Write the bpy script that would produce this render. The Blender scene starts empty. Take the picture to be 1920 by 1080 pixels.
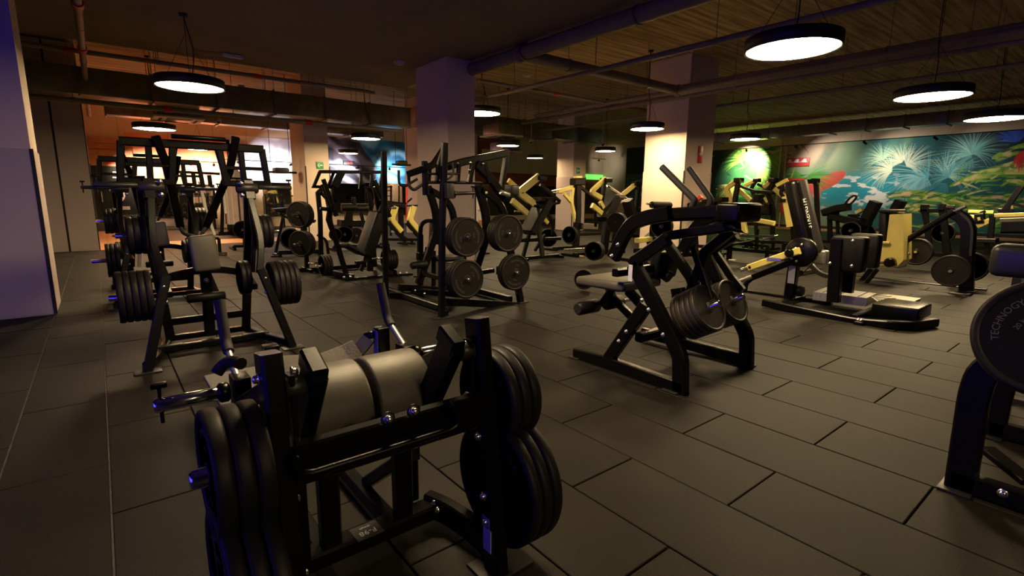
import bpy, bmesh, math, random
import numpy as np
from mathutils import Vector, Matrix
random.seed(7)
PI = math.pi
SC = bpy.context.scene

# ---------------------------------------------------------------- camera
F_PX = 958.0
YAW, PITCH, ROLL = [math.radians(a) for a in (38.7, -10.13, 0.53)]
CAM = Vector((0, 0, 1.31))
_f = Vector((math.sin(YAW)*math.cos(PITCH), math.cos(YAW)*math.cos(PITCH), math.sin(PITCH)))
_r = Vector((math.cos(YAW), -math.sin(YAW), 0))
_u = _r.cross(_f)
_r2 = _r*math.cos(ROLL) + _u*math.sin(ROLL)
_u2 = _u*math.cos(ROLL) - _r*math.sin(ROLL)
cam_d = bpy.data.cameras.new('camera'); cam = bpy.data.objects.new('camera', cam_d)
SC.collection.objects.link(cam)
cam_d.sensor_width = 36.0; cam_d.lens = F_PX/1920*36.0
cam_d.clip_start = 0.05; cam_d.clip_end = 200
cam.matrix_world = Matrix(((_r2.x, _u2.x, -_f.x, CAM.x), (_r2.y, _u2.y, -_f.y, CAM.y), (_r2.z, _u2.z, -_f.z, CAM.z), (0, 0, 0, 1)))
SC.camera = cam
SC.view_settings.view_transform = 'Standard'; SC.view_settings.look = 'None'
SC.view_settings.gamma = 1.0; SC.view_settings.use_curve_mapping = False
SC.view_settings.exposure = 0.0
LAMP = 90.0          # radiance of the round pendant diffusers
WARM = (1.0, 0.74, 0.40)

# ---------------------------------------------------------------- world and area lights
wd = bpy.data.worlds.new('world'); SC.world = wd; wd.use_nodes = True
wd.node_tree.nodes['Background'].inputs[0].default_value = (0.02, 0.015, 0.01, 1)
wd.node_tree.nodes['Background'].inputs[1].default_value = 0.05
def area(name, loc, direction, sx, sy, color, power):
    l = bpy.data.lights.new(name, 'AREA'); l.shape = 'RECTANGLE'; l.size = sx; l.size_y = sy
    l.color = color; l.energy = power
    o = bpy.data.objects.new(name, l); SC.collection.objects.link(o)
    o.location = loc; o.rotation_euler = Vector(direction).to_track_quat('-Z', 'Y').to_euler()
    return o
# blue LED lighting on the wall at the left, behind the columns
area('blue_led_light', (-3.2, 1.7, 1.3), (1, 0.1, 0.0), 4.8, 1.7, (0.07, 0.04, 1.0), 72)
# orange LED wash of the weights zone at the far end
area('orange_led_light', (4.0, 21.0, 3.4), (0, 0.3, 1), 7.0, 1.0, (1.0, 0.32, 0.12), 30)

# ---------------------------------------------------------------- materials
def rgb(h):
    h = h.lstrip('#'); c = [int(h[i:i+2], 16)/255 for i in (0, 2, 4)]
    return tuple((x/12.92 if x <= .04045 else ((x+.055)/1.055)**2.4) for x in c) + (1,)
def mat(name, col, rough=.5, metal=0.0, spec=.5, noise=0.0, nscale=30.0, bump=0.0, bscale=200.0, emit=None, estr=0.0):
    m = bpy.data.materials.new(name); m.use_nodes = True
    nt = m.node_tree; b = nt.nodes['Principled BSDF']
    c = col if len(col) == 4 else tuple(col)+(1,)
    b.inputs['Base Color'].default_value = c
    b.inputs['Roughness'].default_value = rough; b.inputs['Metallic'].default_value = metal
    b.inputs['Specular IOR Level'].default_value = spec
    if noise:
        tc = nt.nodes.new('ShaderNodeTexCoord'); n = nt.nodes.new('ShaderNodeTexNoise'); n.inputs['Scale'].default_value = nscale
        n.inputs['Detail'].default_value = 5
        r = nt.nodes.new('ShaderNodeValToRGB')
        r.color_ramp.elements[0].color = tuple(x*(1-noise) for x in c[:3])+(1,); r.color_ramp.elements[0].position = .3
        r.color_ramp.elements[1].color = tuple(min(1, x*(1+noise)) for x in c[:3])+(1,); r.color_ramp.elements[1].position = .7
        nt.links.new(tc.outputs['Object'], n.inputs['Vector']); nt.links.new(n.outputs['Fac'], r.inputs[0]); nt.links.new(r.outputs[0], b.inputs['Base Color'])
    if bump:
        tc = nt.nodes.new('ShaderNodeTexCoord'); n = nt.nodes.new('ShaderNodeTexNoise'); n.inputs['Scale'].default_value = bscale
        n.inputs['Detail'].default_value = 3
        bp = nt.nodes.new('ShaderNodeBump'); bp.inputs['Strength'].default_value = bump; bp.inputs['Distance'].default_value = .004
        nt.links.new(tc.outputs['Object'], n.inputs['Vector']); nt.links.new(n.outputs['Fac'], bp.inputs['Height']); nt.links.new(bp.outputs['Normal'], b.inputs['Normal'])
    if emit is not None:
        b.inputs['Emission Color'].default_value = tuple(emit)[:3]+(1,); b.inputs['Emission Strength'].default_value = estr
    return m
M = {}
M['tile'] = mat('rubber_tile', (.0102, .0077, .0046), .62, noise=.3, nscale=2.2, bump=.5, bscale=260, spec=.24)
_nt = M['tile'].node_tree; _b = _nt.nodes['Principled BSDF']; _src = _b.inputs['Base Color'].links[0].from_socket
_oi = _nt.nodes.new('ShaderNodeObjectInfo'); _mr = _nt.nodes.new('ShaderNodeMapRange'); _mr.inputs[3].default_value = .82; _mr.inputs[4].default_value = 1.22
_tc = _nt.nodes.new('ShaderNodeTexCoord'); _n2 = _nt.nodes.new('ShaderNodeTexNoise'); _n2.inputs['Scale'].default_value = 90; _n2.inputs['Detail'].default_value = 2
_m2 = _nt.nodes.new('ShaderNodeMapRange'); _m2.inputs[1].default_value = .35; _m2.inputs[2].default_value = .75; _m2.inputs[3].default_value = .75; _m2.inputs[4].default_value = 1.35
_mm = _nt.nodes.new('ShaderNodeMath'); _mm.operation = 'MULTIPLY'; _vm = _nt.nodes.new('ShaderNodeVectorMath'); _vm.operation = 'SCALE'
_nt.links.new(_oi.outputs['Random'], _mr.inputs[0]); _nt.links.new(_tc.outputs['Object'], _n2.inputs['Vector']); _nt.links.new(_n2.outputs['Fac'], _m2.inputs[0])
_nt.links.new(_mr.outputs[0], _mm.inputs[0]); _nt.links.new(_m2.outputs[0], _mm.inputs[1]); _nt.links.new(_src, _vm.inputs[0]); _nt.links.new(_mm.outputs[0], _vm.inputs['Scale']); _nt.links.new(_vm.outputs[0], _b.inputs['Base Color'])
M['seam'] = mat('pale_seam', (.05, .042, .03), .8, noise=.5, nscale=12)
M['rubber_pale'] = mat('pale_brown_rubber', (.034, .028, .021), .5, noise=.25, nscale=14)  # paler brown rubber for the plates of the leg extension machine
M['joint'] = mat('floor_joint', (.008, .007, .006), .95)
M['metal'] = mat('black_paint_metal', (.0036, .0032, .0030), .27, spec=.22, noise=.2, nscale=9, bump=.12, bscale=500)
M['metal2'] = mat('dark_grey_paint_metal', (.020, .018, .015), .42, spec=.5, noise=.15, nscale=9)
M['chrome'] = mat('chrome', (.72, .70, .68), .16, metal=1, noise=.04, nscale=20)
M['bolt'] = mat('zinc_bolt', (.75, .73, .7), .25, metal=1, noise=.1, nscale=60)
M['vinyl'] = mat('grey_black_vinyl', (.085, .074, .055), .46, bump=.25, bscale=320, noise=.08, nscale=6)
M['vinyl_dark'] = mat('black_vinyl', (.006, .0055, .005), .45, spec=.22, bump=.2, bscale=320, noise=.1, nscale=8)
M['rubber'] = mat('black_rubber', (.011, .009, .0068), .5, noise=.2, nscale=10, spec=.2)
M['rubber_face'] = mat('grey_rubber_face', (.016, .015, .0125), .55, noise=.2, nscale=40)
M['letter'] = mat('plate_letters', (.075, .070, .062), .4, noise=.05, nscale=20)
M['grip'] = mat('black_grip_foam', (.014, .013, .012), .7, noise=.1, nscale=60, bump=.2, bscale=600)
M['yellow'] = mat('yellow_paint_metal', (.66, .55, .15), .42, noise=.04, nscale=8)
M['strap'] = mat('grey_leather_strap', (.16, .145, .12), .6, noise=.15, nscale=25, bump=.5, bscale=90)
M['tread'] = mat('speckled_tread', (.10, .092, .08), .6, noise=.7, nscale=160, bump=.7, bscale=160)
M['steel'] = mat('brushed_steel', (.42, .40, .36), .35, metal=.7, noise=.15, nscale=40)
M['sticker'] = mat('white_sticker', (.62, .6, .66), .5, noise=.1, nscale=60)
M['sticker_blue'] = mat('blue_sticker', (.12, .12, .5), .5, noise=.4, nscale=80)
M['red'] = mat('red_paint', (.55, .03, .02), .45, noise=.1, nscale=20)
M['green'] = mat('green_sign', (.02, .33, .10), .45, noise=.03, nscale=20)
M['white'] = mat('white_print', (.85, .85, .82), .5, noise=.03, nscale=20)
M['plaster'] = mat('beige_plaster', (.72, .57, .46), .8, noise=.05, nscale=1.2, bump=.15, bscale=60)
M['panel'] = mat('pinkish_panel', (.50, .40, .38), .6, noise=.04, nscale=1.5)
M['soffit'] = mat('dark_soffit', (.22, .17, .11), .85, noise=.08, nscale=1.5)
M['pipe'] = mat('painted_pipe', (.22, .175, .12), .5, noise=.12, nscale=4)
M['galv'] = mat('galvanised_duct', (.20, .18, .13), .35, metal=.6, noise=.25, nscale=5)
M['lamp_body'] = mat('black_lamp_body', (.015, .015, .015), .5, noise=.1, nscale=12)
M['diffuser'] = mat('lamp_diffuser', (.9, .9, .9), .5, emit=WARM, estr=LAMP)
M['wood'] = mat('orange_wood', (.50, .23, .10), .5, noise=.25, nscale=3)
M['woodfloor'] = mat('orange_wood_floor', (.62, .27, .12), .42, noise=.15, nscale=4)
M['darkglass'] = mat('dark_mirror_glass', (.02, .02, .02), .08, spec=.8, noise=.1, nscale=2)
M['mirror'] = mat('mirror', (.78, .72, .62), .03, metal=1, noise=.02, nscale=1)
M['blackwall'] = mat('black_wall', (.014, .013, .012), .7, noise=.2, nscale=4)
M['beigewall'] = mat('beige_wall', (.60, .46, .32), .8, noise=.06, nscale=1.5)
M['redwall'] = mat('rust_red_wall', (.25, .05, .02), .8, noise=.25, nscale=1.2)
M['acwhite'] = mat('white_ac_plastic', (.62, .58, .52), .5, noise=.04, nscale=8)
M['clothred'] = mat('red_plastic', (.6, .04, .03), .5, noise=.1, nscale=8)
M['screen'] = mat('lit_screen', (.2, .2, .2), .3, emit=(.95, .95, 1.0), estr=2.0)
M['ledgreen'] = mat('lit_green_strip', (.1, .3, .1), .3, emit=(.25, 1.0, .15), estr=.9)
M['digits'] = mat('red_led_digits', (.3, .0, .0), .3, emit=(1, .05, .05), estr=3)
# board-marked concrete slab
def concrete():
    m = mat('board_marked_concrete', (.30, .25, .15), .85)
    nt = m.node_tree; b = nt.nodes['Principled BSDF']
    tc = nt.nodes.new('ShaderNodeTexCoord'); mp = nt.nodes.new('ShaderNodeMapping'); mp.inputs['Scale'].default_value = (.25, 5, 1)
    n = nt.nodes.new('ShaderNodeTexNoise'); n.inputs['Scale'].default_value = 2.2; n.inputs['Detail'].default_value = 6
    r = nt.nodes.new('ShaderNodeValToRGB'); r.color_ramp.elements[0].color = (.26, .18, .075, 1); r.color_ramp.elements[0].position = .35
    r.color_ramp.elements[1].color = (.66, .48, .24, 1); r.color_ramp.elements[1].position = .65
    nt.links.new(tc.outputs['Object'], mp.inputs[0]); nt.links.new(mp.outputs[0], n.inputs['Vector']); nt.links.new(n.outputs['Fac'], r.inputs[0]); nt.links.new(r.outputs[0], b.inputs['Base Color'])
    return m
M['slab'] = concrete()

# ---------------------------------------------------------------- geometry helpers
def ray(px, py):
    return _f + _r2*((px-960)/F_PX) - _u2*((py-540)/F_PX)
def P(px, py, ax, v):
    """world point measured off the photograph on the plane ax = v"""
    i = 'xyz'.index(ax); d = ray(px, py)
    return CAM + d*((v-CAM[i])/d[i])
V = Vector
AX = {'x': V((1, 0, 0)), 'y': V((0, 1, 0)), 'z': V((0, 0, 1))}
def nv(n): return AX[n] if isinstance(n, str) else V(n).normalized()
def setp(o, label=None, cat=None, group=None, kind=None):
    if label: o['label'] = label
    if cat: o['category'] = cat
    if group: o['group'] = group
    if kind: o['kind'] = kind
    return o
def thing(name, label, cat, loc=(0, 0, 0), group=None):
    o = bpy.data.objects.new(name, None); SC.collection.objects.link(o)
    o.empty_display_size = .1; o.location = loc
    return setp(o, label, cat, group)
def wpos(o):
    p = V((0, 0, 0))
    while o: p += V(o.location); o = o.parent
    return p
def obj(name, me, m, parent=None, loc=None):
    if m is not None:
        me.materials.clear()
        for q in (m if isinstance(m, (list, tuple)) else [m]): me.materials.append(M[q] if isinstance(q, str) else q)
    o = bpy.data.objects.new(name, me); SC.collection.objects.link(o)
    if parent: o.parent = parent
    if loc is not None: o.location = loc
    return o
class MB:
    """collects shapes given in world coordinates"""
    def __init__(s): s.v = []; s.f = []; s.sm = []; s.mi = []
    def add(s, vs, fs, smooth=False, mi=0):
        k = len(s.v); s.v += [tuple(v) for v in vs]; s.f += [tuple(i+k for i in f) for f in fs]; s.sm += [smooth]*len(fs); s.mi += [mi]*len(fs)
    def mesh(s, name, off=(0, 0, 0)):
        me = bpy.data.meshes.new(name)
        ox, oy, oz = off
        me.from_pydata([(x-ox, y-oy, z-oz) for x, y, z in s.v], [], s.f)
        me.polygons.foreach_set('use_smooth', s.sm); me.polygons.foreach_set('material_index', s.mi)
        me.update(); return me
    def build(s, name, m, parent=None):
        return obj(name, s.mesh(name, wpos(parent) if parent else (0, 0, 0)), m, parent)
    def sweep(s, pts, sec, n, smooth=False, closed=False, mi=0, caps=True):
        pts = [V(p) for p in pts]; n = nv(n); N = len(pts); K = len(sec); vs = []
        for i in range(N):
            a = pts[i]-pts[i-1] if (i > 0 or closed) else pts[1]-pts[0]
            b = pts[(i+1) % N]-pts[i] if (i < N-1 or closed) else pts[-1]-pts[-2]
            a = a.normalized(); b = b.normalized()
            t = (a+b)
            t = t.normalized() if t.length > 1e-6 else b
            sd = t.cross(n)
            if sd.length < 1e-4: sd = t.orthogonal()
            sd.normalize(); nn = sd.cross(t).normalized()
            k = 1/max(.35, math.sqrt(max(0, (1+a.dot(b))/2)))
            for (u, w) in sec:
                vs.append(pts[i]+sd*u*k+nn*w)
        fs = []
        for i in range(N if closed else N-1):
            j = (i+1) % N
            for q in range(K):
                r = (q+1) % K
                fs.append((i*K+q, i*K+r, j*K+r, j*K+q))
        s.add(vs, fs, smooth, mi)
        if not closed and caps:
            s.add([vs[q] for q in range(K)], [tuple(range(K))[::-1]], False, mi)
            s.add([vs[(N-1)*K+q] for q in range(K)], [tuple(range(K))], False, mi)
        return s
    def bar(s, pts, n, w, d, ch=None, mi=0):
        """rectangular section: w across in the plane, d along the normal n, chamfered"""
        c = min(w, d)*.14 if ch is None else ch; a, b = w/2, d/2
        sec = [(a, -b+c), (a, b-c), (a-c, b), (-a+c, b), (-a, b-c), (-a, -b+c), (-a+c, -b), (a-c, -b)]
        return s.sweep(pts, sec, n, mi=mi)
    def tube(s, pts, r, n=None, k=10, closed=False, mi=0):
        pts = [V(p) for p in pts]
        if n is None:
            t = (pts[-1]-pts[0])
            n = t.orthogonal() if t.length > 1e-6 else V((0, 0, 1))
            if len(pts) > 2:
                c = (pts[1]-pts[0]).cross(pts[2]-pts[1])
                for i in range(2, len(pts)-1):
                    if c.length > 1e-5: break
                    c = (pts[i]-pts[i-1]).cross(pts[i+1]-pts[i])
                if c.length > 1e-5: n = c
        sec = [(r*math.cos(2*PI*i/k), r*math.sin(2*PI*i/k)) for i in range(k)]
        return s.sweep(pts, sec, n, smooth=True, closed=closed, mi=mi)
    def cyl(s, a, b, r, k=16, mi=0): return s.tube([a, b], r, k=k, mi=mi)
    def lathe(s, c, axis, prof, k=32, smooth=True, mi=0):
        """prof: (radius, along)"""
        c = V(c); ax = nv(axis); u = ax.orthogonal().normalized(); w = ax.cross(u)
        vs = []
        for (r, h) in prof:
            for i in range(k):
                a = 2*PI*i/k; vs.append(c+ax*h+(u*math.cos(a)+w*math.sin(a))*r)
        fs = [(j*k+i, j*k+(i+1) % k, (j+1)*k+(i+1) % k, (j+1)*k+i) for j in range(len(prof)-1) for i in range(k)]
        s.add(vs, fs, smooth, mi)
        if prof[0][0] > 1e-6: s.add(vs[:k], [tuple(range(k))[::-1]], False, mi)
        if prof[-1][0] > 1e-6: s.add(vs[-k:], [tuple(range(k))], False, mi)
        return s
    def box(s, c, size, axes=None, ch=0.0, mi=0):
        c = V(c); A = axes or (AX['x'], AX['y'], AX['z']); x, y, z = [q/2 for q in size]
        if ch <= 0:
            vs = [c+A[0]*sx*x+A[1]*sy*y+A[2]*sz*z for sz in (-1, 1) for sy in (-1, 1) for sx in (-1, 1)]
            fs = [(0, 2, 3, 1), (4, 5, 7, 6), (0, 1, 5, 4), (2, 6, 7, 3), (0, 4, 6, 2), (1, 3, 7, 5)]
            s.add(vs, fs, False, mi)
        else:
            bm = bmesh.new(); bmesh.ops.create_cube(bm, size=1)
            for v in bm.verts: v.co = V((v.co.x*2*x, v.co.y*2*y, v.co.z*2*z))
            bmesh.ops.bevel(bm, geom=bm.edges[:], offset=ch, segments=3, profile=.5, affect='EDGES')
            bm.verts.index_update()
            s.add([c+A[0]*v.co.x+A[1]*v.co.y+A[2]*v.co.z for v in bm.verts], [tuple(v.index for v in f.verts) for f in bm.faces], True, mi)
            bm.free()
        return s
def fillet(pts, r, k=4):
    pts = [V(p) for p in pts]; out = [pts[0]]
    for i in range(1, len(pts)-1):
        p = pts[i]; a = pts[i-1]-p; b = pts[i+1]-p
        d = min(r, a.length*.48, b.length*.48)
        a = p+a.normalized()*d; b = p+b.normalized()*d
        for j in range(k+1):
            t = j/k; out.append(a*(1-t)**2+p*2*t*(1-t)+b*t*t)
    return out+[pts[-1]]
def mir(p, m):
    p = V(p); i = 'xyz'.index(m[0]); p[i] = 2*m[1]-p[i]; return p

# ---------------------------------------------------------------- text
def text_mesh(body, size, extrude=.0008, align='CENTER'):
    cu = bpy.data.curves.new('lettering', 'FONT'); cu.body = body; cu.size = size; cu.extrude = extrude; cu.resolution_u = 2
    cu.align_x = align; cu.align_y = 'CENTER'
    o = bpy.data.objects.new('lettering', cu); SC.collection.objects.link(o)
    dg = bpy.context.evaluated_depsgraph_get(); me = bpy.data.meshes.new_from_object(o.evaluated_get(dg))
    bpy.data.objects.remove(o); bpy.data.curves.remove(cu); return me
def curve2d(loops, extrude):
    cu = bpy.data.curves.new('outline', 'CURVE'); cu.dimensions = '2D'; cu.fill_mode = 'BOTH'; cu.extrude = extrude
    for L in loops:
        sp = cu.splines.new('POLY'); sp.points.add(len(L)-1); sp.use_cyclic_u = True
        for i, (x, y) in enumerate(L): sp.points[i].co = (x, y, 0, 1)
    o = bpy.data.objects.new('outline', cu); SC.collection.objects.link(o)
    dg = bpy.context.evaluated_depsgraph_get(); me = bpy.data.meshes.new_from_object(o.evaluated_get(dg))
    bpy.data.objects.remove(o); bpy.data.curves.remove(cu); return me
def addmesh(mb, me, fn, mi=0, smooth=False):
    mb.add([fn(v.co) for v in me.vertices], [tuple(p.vertices) for p in me.polygons], smooth, mi)

# ---------------------------------------------------------------- weight plates (one shared mesh, unit radius .225)
def circ(r, k=40, cx=0, cy=0): return [(cx+r*math.cos(2*PI*i/k), cy+r*math.sin(2*PI*i/k)) for i in range(k)]
def make_plate(lod=0):
    mb = MB(); R = .225; T = .045
    k = 48 if lod == 0 else 24
    if lod == 0:
        slot = lambda sx: [(sx*(.125+.022*math.cos(a))+0, .052*math.sin(a)*1.25) for a in [2*PI*i/16 for i in range(16)]]
        web = curve2d([circ(.205, 48), circ(.026, 20), slot(1), slot(-1)], .010)
        addmesh(mb, web, lambda c: V((c.x, c.y, c.z)), 0)
        # raised segments above and below the centre band
        for s in (1, -1):
            a0 = math.asin(.075/.190)
            seg = [(.190*math.cos(a0+(PI-2*a0)*i/18), s*.190*math.sin(a0+(PI-2*a0)*i/18)) for i in range(19)]
            sm = curve2d([seg], .0145); addmesh(mb, sm, lambda c: V((c.x, c.y, c.z)), 1)
            tm = text_mesh('TECHNOGYM', .034)
            def bend(c, s=s):
                a = -c.x/.150*1.0; r = .150+c.y
                x, y = r*math.sin(-a), r*math.cos(a)
                return V((x*s, y*s, c.z+.0158))
            addmesh(mb, tm, bend, 2)
            def bend2(c, s=s):
                q = bend(c, s); return V((-q.x, q.y, -q.z))
            addmesh(mb, tm, bend2, 2)
            t2 = text_mesh('20 kg', .026)
            addmesh(mb, t2, lambda c, s=s: V((c.x*s, (c.y+.093)*s, c.z+.0158)), 2)
    else:
        mb.lathe((0, 0, 0), 'z', [(.03, -.010), (.205, -.010)], k); mb.lathe((0, 0, 0), 'z', [(.205, .010), (.03, .010)], k)
        mb.lathe((0, 0, 0), 'z', [(.10, .0101), (.10, .013), (.17, .013), (.17, .0101)], k, mi=1)
    c = .012
    mb.lathe((0, 0, 0), 'z', [(.196, -T/2+.006), (.204, -T/2), (R-c, -T/2), (R-.003, -T/2+.004), (R, -T/2+c), (R, T/2-c), (R-.003, T/2-.004), (R-c, T/2), (.204, T/2), (.196, T/2-.006)], k)
    mb.lathe((0, 0, 0), 'z', [(.196, T/2-.006), (.194, 0), (.196, -T/2+.006)], k)
    mb.lathe((0, 0, 0), 'z', [(.026, -.02), (.045, -.02), (.05, -.014), (.05, .014), (.045, .02), (.026, .02), (.026, -.02)], 24)
    me = mb.mesh('weight_plate')
    for q in ('rubber', 'rubber_face', 'letter'): me.materials.append(M[q])
    return me
PLATE = make_plate(0); PLATE_FAR = make_plate(1)
PLATE_PALE = PLATE.copy()
for i_, q_ in enumerate(('rubber_pale', 'steel', 'letter')): PLATE_PALE.materials[i_] = M[q_] if i_ != 1 else M['rubber_pale']
ORD = {1: ['single'], 2: ['outer', 'inner'], 3: ['outermost', 'middle', 'innermost'], 4: ['outermost', 'second from outside', 'third from outside', 'innermost'],
       5: ['outermost', 'second from outside', 'middle', 'fourth from outside', 'innermost'],
       6: ['outermost', 'second from outside', 'third from outside', 'fourth from outside', 'fifth from outside', 'innermost']}
def plates(c, axis, n, r, where, t=.045, far=False, spin=None, tone=''):
    """n plates on a peg; c is the centre of the innermost plate, axis points outwards"""
    ax = nv(axis); c = V(c); s = r/.225
    for i in range(n):
        o = bpy.data.objects.new('weight_plate', PLATE_FAR if far else (PLATE_PALE if tone == 'pale' else PLATE)); SC.collection.objects.link(o)
        q = ax.to_track_quat('Z', 'Y'); sp = random.uniform(0, PI) if spin is None else spin+i*.5
        o.rotation_mode = 'QUATERNION'; o.rotation_quaternion = q @ Matrix.Rotation(sp, 3, 'Z').to_quaternion()
        o.location = c+ax*(t*1.03)*i; o.scale = (s, s, t/.045)
        w = ORD[n][n-1-i]
        setp(o, ('%s %s weight plate on %s' % (w, 'small black' if r < .18 else 'large black', where)).replace('  ', ' '), 'weight plate', 'weight plates on the machines')

# ---------------------------------------------------------------- machine builder
class Mach:
    def __init__(s, name, label, cat='exercise machine', origin=(0, 0, 0), off=(0, 0, 0), group=None):
        s.off = V(off); s.root = thing(name, label, cat, V(origin)+s.off, group); s.m = None; s.pl = None
    def R(s, p, pl=None):
        if len(p) == 3: return V(p)+s.off
        a = pl or s.pl; return P(p[0], p[1], a[0], a[1])+s.off
    def pts(s, ps, pl): return [s.R(p, pl) for p in ps]
    def _out(s, name, mk, ps, mt, mirror, n=None):
        o = mk(ps, n).build(name, mt, s.root)
        if mirror:
            m = (mirror[0], mirror[1]+s.off['xyz'.index(mirror[0])])
            n2 = n
            if n is not None and not isinstance(n, str):
                n2 = V(n); n2['xyz'.index(m[0])] *= -1
            mk([mir(p, m) for p in ps], n2).build(name, mt, s.root)
        return o
    def bar(s, name, ps, w, d, n=None, mt='metal', pl=None, fl=0, mirror=None):
        a = pl or s.pl; n = n if n is not None else a[0]
        ps = s.pts(ps, a)
        if fl: ps = fillet(ps, fl)
        return s._out(name, lambda q, nn: MB().bar(q, nn, w, d), ps, mt, mirror, n)
    def tube(s, name, ps, r, mt='metal', pl=None, fl=0, mirror=None, k=10):
        ps = s.pts(ps, pl or s.pl)
        if fl: ps = fillet(ps, fl)
        return s._out(name, lambda q, nn: MB().tube(q, r, k=k), ps, mt, mirror)
    def box(s, name, c, size, mt='metal', pl=None, axes=None, ch=0.004, mirror=None):
        return s._out(name, lambda q, nn: MB().box(q[0], size, axes, ch), [s.R(c, pl)], mt, mirror)
    def pad(s, name, a, b, w, t, n, mt='vinyl_dark', pl=None, ch=.025, mirror=None):
        """upholstered pad from a to b, width w, thickness t along n"""
        def mk(q, nn):
            L = (q[1]-q[0]); u = L.normalized(); nn = nv(nn); nn = (nn-u*nn.dot(u)).normalized(); sd = u.cross(nn)
            return MB().box((q[0]+q[1])/2, (L.length, w, t), (u, sd, nn), min(ch, t*.45))
        return s._out(name, mk, [s.R(a, pl), s.R(b, pl)], mt, mirror, n)
    def bolt(s, c, axis, r=.012, pl=None, mirror=None):
        def mk(q, nn):
            h = MB(); ax = nv(nn)
            h.lathe(q[0], ax, [(r*1.35, 0), (r*1.35, r*.25), (r*.9, r*.3)], 14); h.lathe(q[0]+ax*r*.3, ax, [(r*.95, 0), (r*.95, r*.6), (r*.6, r*.95), (0, r)], 10)
            return h
        return s._out('bolt', mk, [s.R(c, pl)], 'bolt', mirror, V(nv(axis)))
    def peg(s, a, axis, L, r=.024, mt='chrome', pl=None, mirror=None, clip=False):
        a = s.R(a, pl)-s.off; ax = nv(axis)
        o = s.cylp('weight_peg', a, a+ax*L, r, mt, mirror)
        if clip:
            c = a+ax*(L-.02)
            def mk(q, nn):
                h = MB(); h.cyl(q[0]+V((0, 0, -.06)), q[0]+V((0, 0, .06)), .006); h.box(q[0]+V((0, 0, .065)), (.045, .018, .018), ch=.004); return h
            s._out('spring_clip', mk, [c+s.off], 'metal', mirror)
        return o
    def cylp(s, name, a, b, r, mt='metal', mirror=None, pl=None):
        def mk(q, nn):
            L = (q[1]-q[0]); c = min(r*.25, L.length*.2)
            return MB().lathe(q[0], L.normalized(), [(r-c, 0), (r, c), (r, L.length-c), (r-c, L.length)], 20)
        return s._out(name, mk, [s.R(a, pl), s.R(b, pl)], mt, mirror)
    def foot(s, c, sx=.16, sy=.1, mirror=None, pl=None):
        c = s.R(c, pl)-s.off; c.z = .006
        return s.box('foot_plate', c, (sx, sy, .010), 'metal2', mirror=mirror, ch=.002)

# ================================================================ ROOM
ZC = 4.55; XL, XR, YB, YF = -4.0, 25.8, 23.0, -4.0
def struct(name, mb, m, parent=None):
    o = mb.build(name, m, parent)
    if not parent: o['kind'] = 'structure'
    return o
def qbox(x0, x1, y0, y1, z0, z1, mb=None): return (mb or MB()).box(((x0+x1)/2, (y0+y1)/2, (z0+z1)/2), (x1-x0, y1-y0, z1-z0))
floor = struct('floor', qbox(XL, XR, YF, YB+2, -.10, -.012), 'joint')
def tile_mesh(w, l):
    g = .0035; me_ = MB(); bm = bmesh.new(); bmesh.ops.create_cube(bm, size=1)
    for v in bm.verts: v.co = V((v.co.x*(w-2*g), v.co.y*(l-2*g), v.co.z*.012-.006))
    te = [e for e in bm.edges if all(v.co.z > -.001 for v in e.verts)]
    bmesh.ops.bevel(bm, geom=te, offset=.003, segments=1, affect='EDGES')
    me = bpy.data.meshes.new('floor_tile'); bm.to_mesh(me); bm.free(); me.materials.append(M['tile']); return me
TW, TL = .457, 1.03
xs = [-.49, -.09, .32, .74, 1.16, 1.57, 2.0, 2.45, 2.9, 3.38, 3.84, 4.3, 4.79]
while xs[-1] < 23.6: xs.append(xs[-1]+TW)
while xs[0] > XL+.3: xs.insert(0, xs[0]-TW)
i0 = xs.index(1.57)
cells = []; meshes = {}
for i in range(len(xs)-1):
    ph = .47 if (i-i0) % 2 == 0 else .985
    y = ph-TL*5
    ymax = 15.6 if (xs[i] > -.1 and xs[i] < 5) else (15.2 if xs[i] < 5 else YB)
    while y < ymax:
        cells.append((xs[i], xs[i+1]-xs[i], y, min(TL, ymax-y))); y += TL
def vis(c):
    x, w, y, l = c; q = V((x+w/2, y+l/2, 0))-CAM
    d = q.dot(_f)
    if d < .3: return None
    px = 960+F_PX*q.dot(_r2)/d; py = 540-F_PX*q.dot(_u2)/d
    return d if -150 < px < 2100 and py < 1500 else None
ranked = sorted([(vis(c), c) for c in cells if vis(c)], key=lambda t: t[0])
near = [c for d, c in ranked[:298]]; nearset = set(near)
rr = random.Random(3)
for (x, w, y, l) in near:
    key = (round(w, 3), round(l, 3))
    if key not in meshes: meshes[key] = tile_mesh(w, l)
    o = obj('floor_tile', meshes[key], None, floor, (x+w/2, y+l/2, rr.uniform(-.0012, .0004)))
    o.rotation_euler = (rr.uniform(-.0012, .0012), rr.uniform(-.0012, .0012), rr.uniform(-.001, .001))
mb = MB()
for (x, w, y, l) in cells:
    if (x, w, y, l) in nearset: continue
    if l > .02: mb.box((x+w/2, y+l/2, -.006), (w-.007, l-.007, .012))
o = mb.build('floor_tile', 'tile', floor); o['kind'] = 'stuff'
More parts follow.
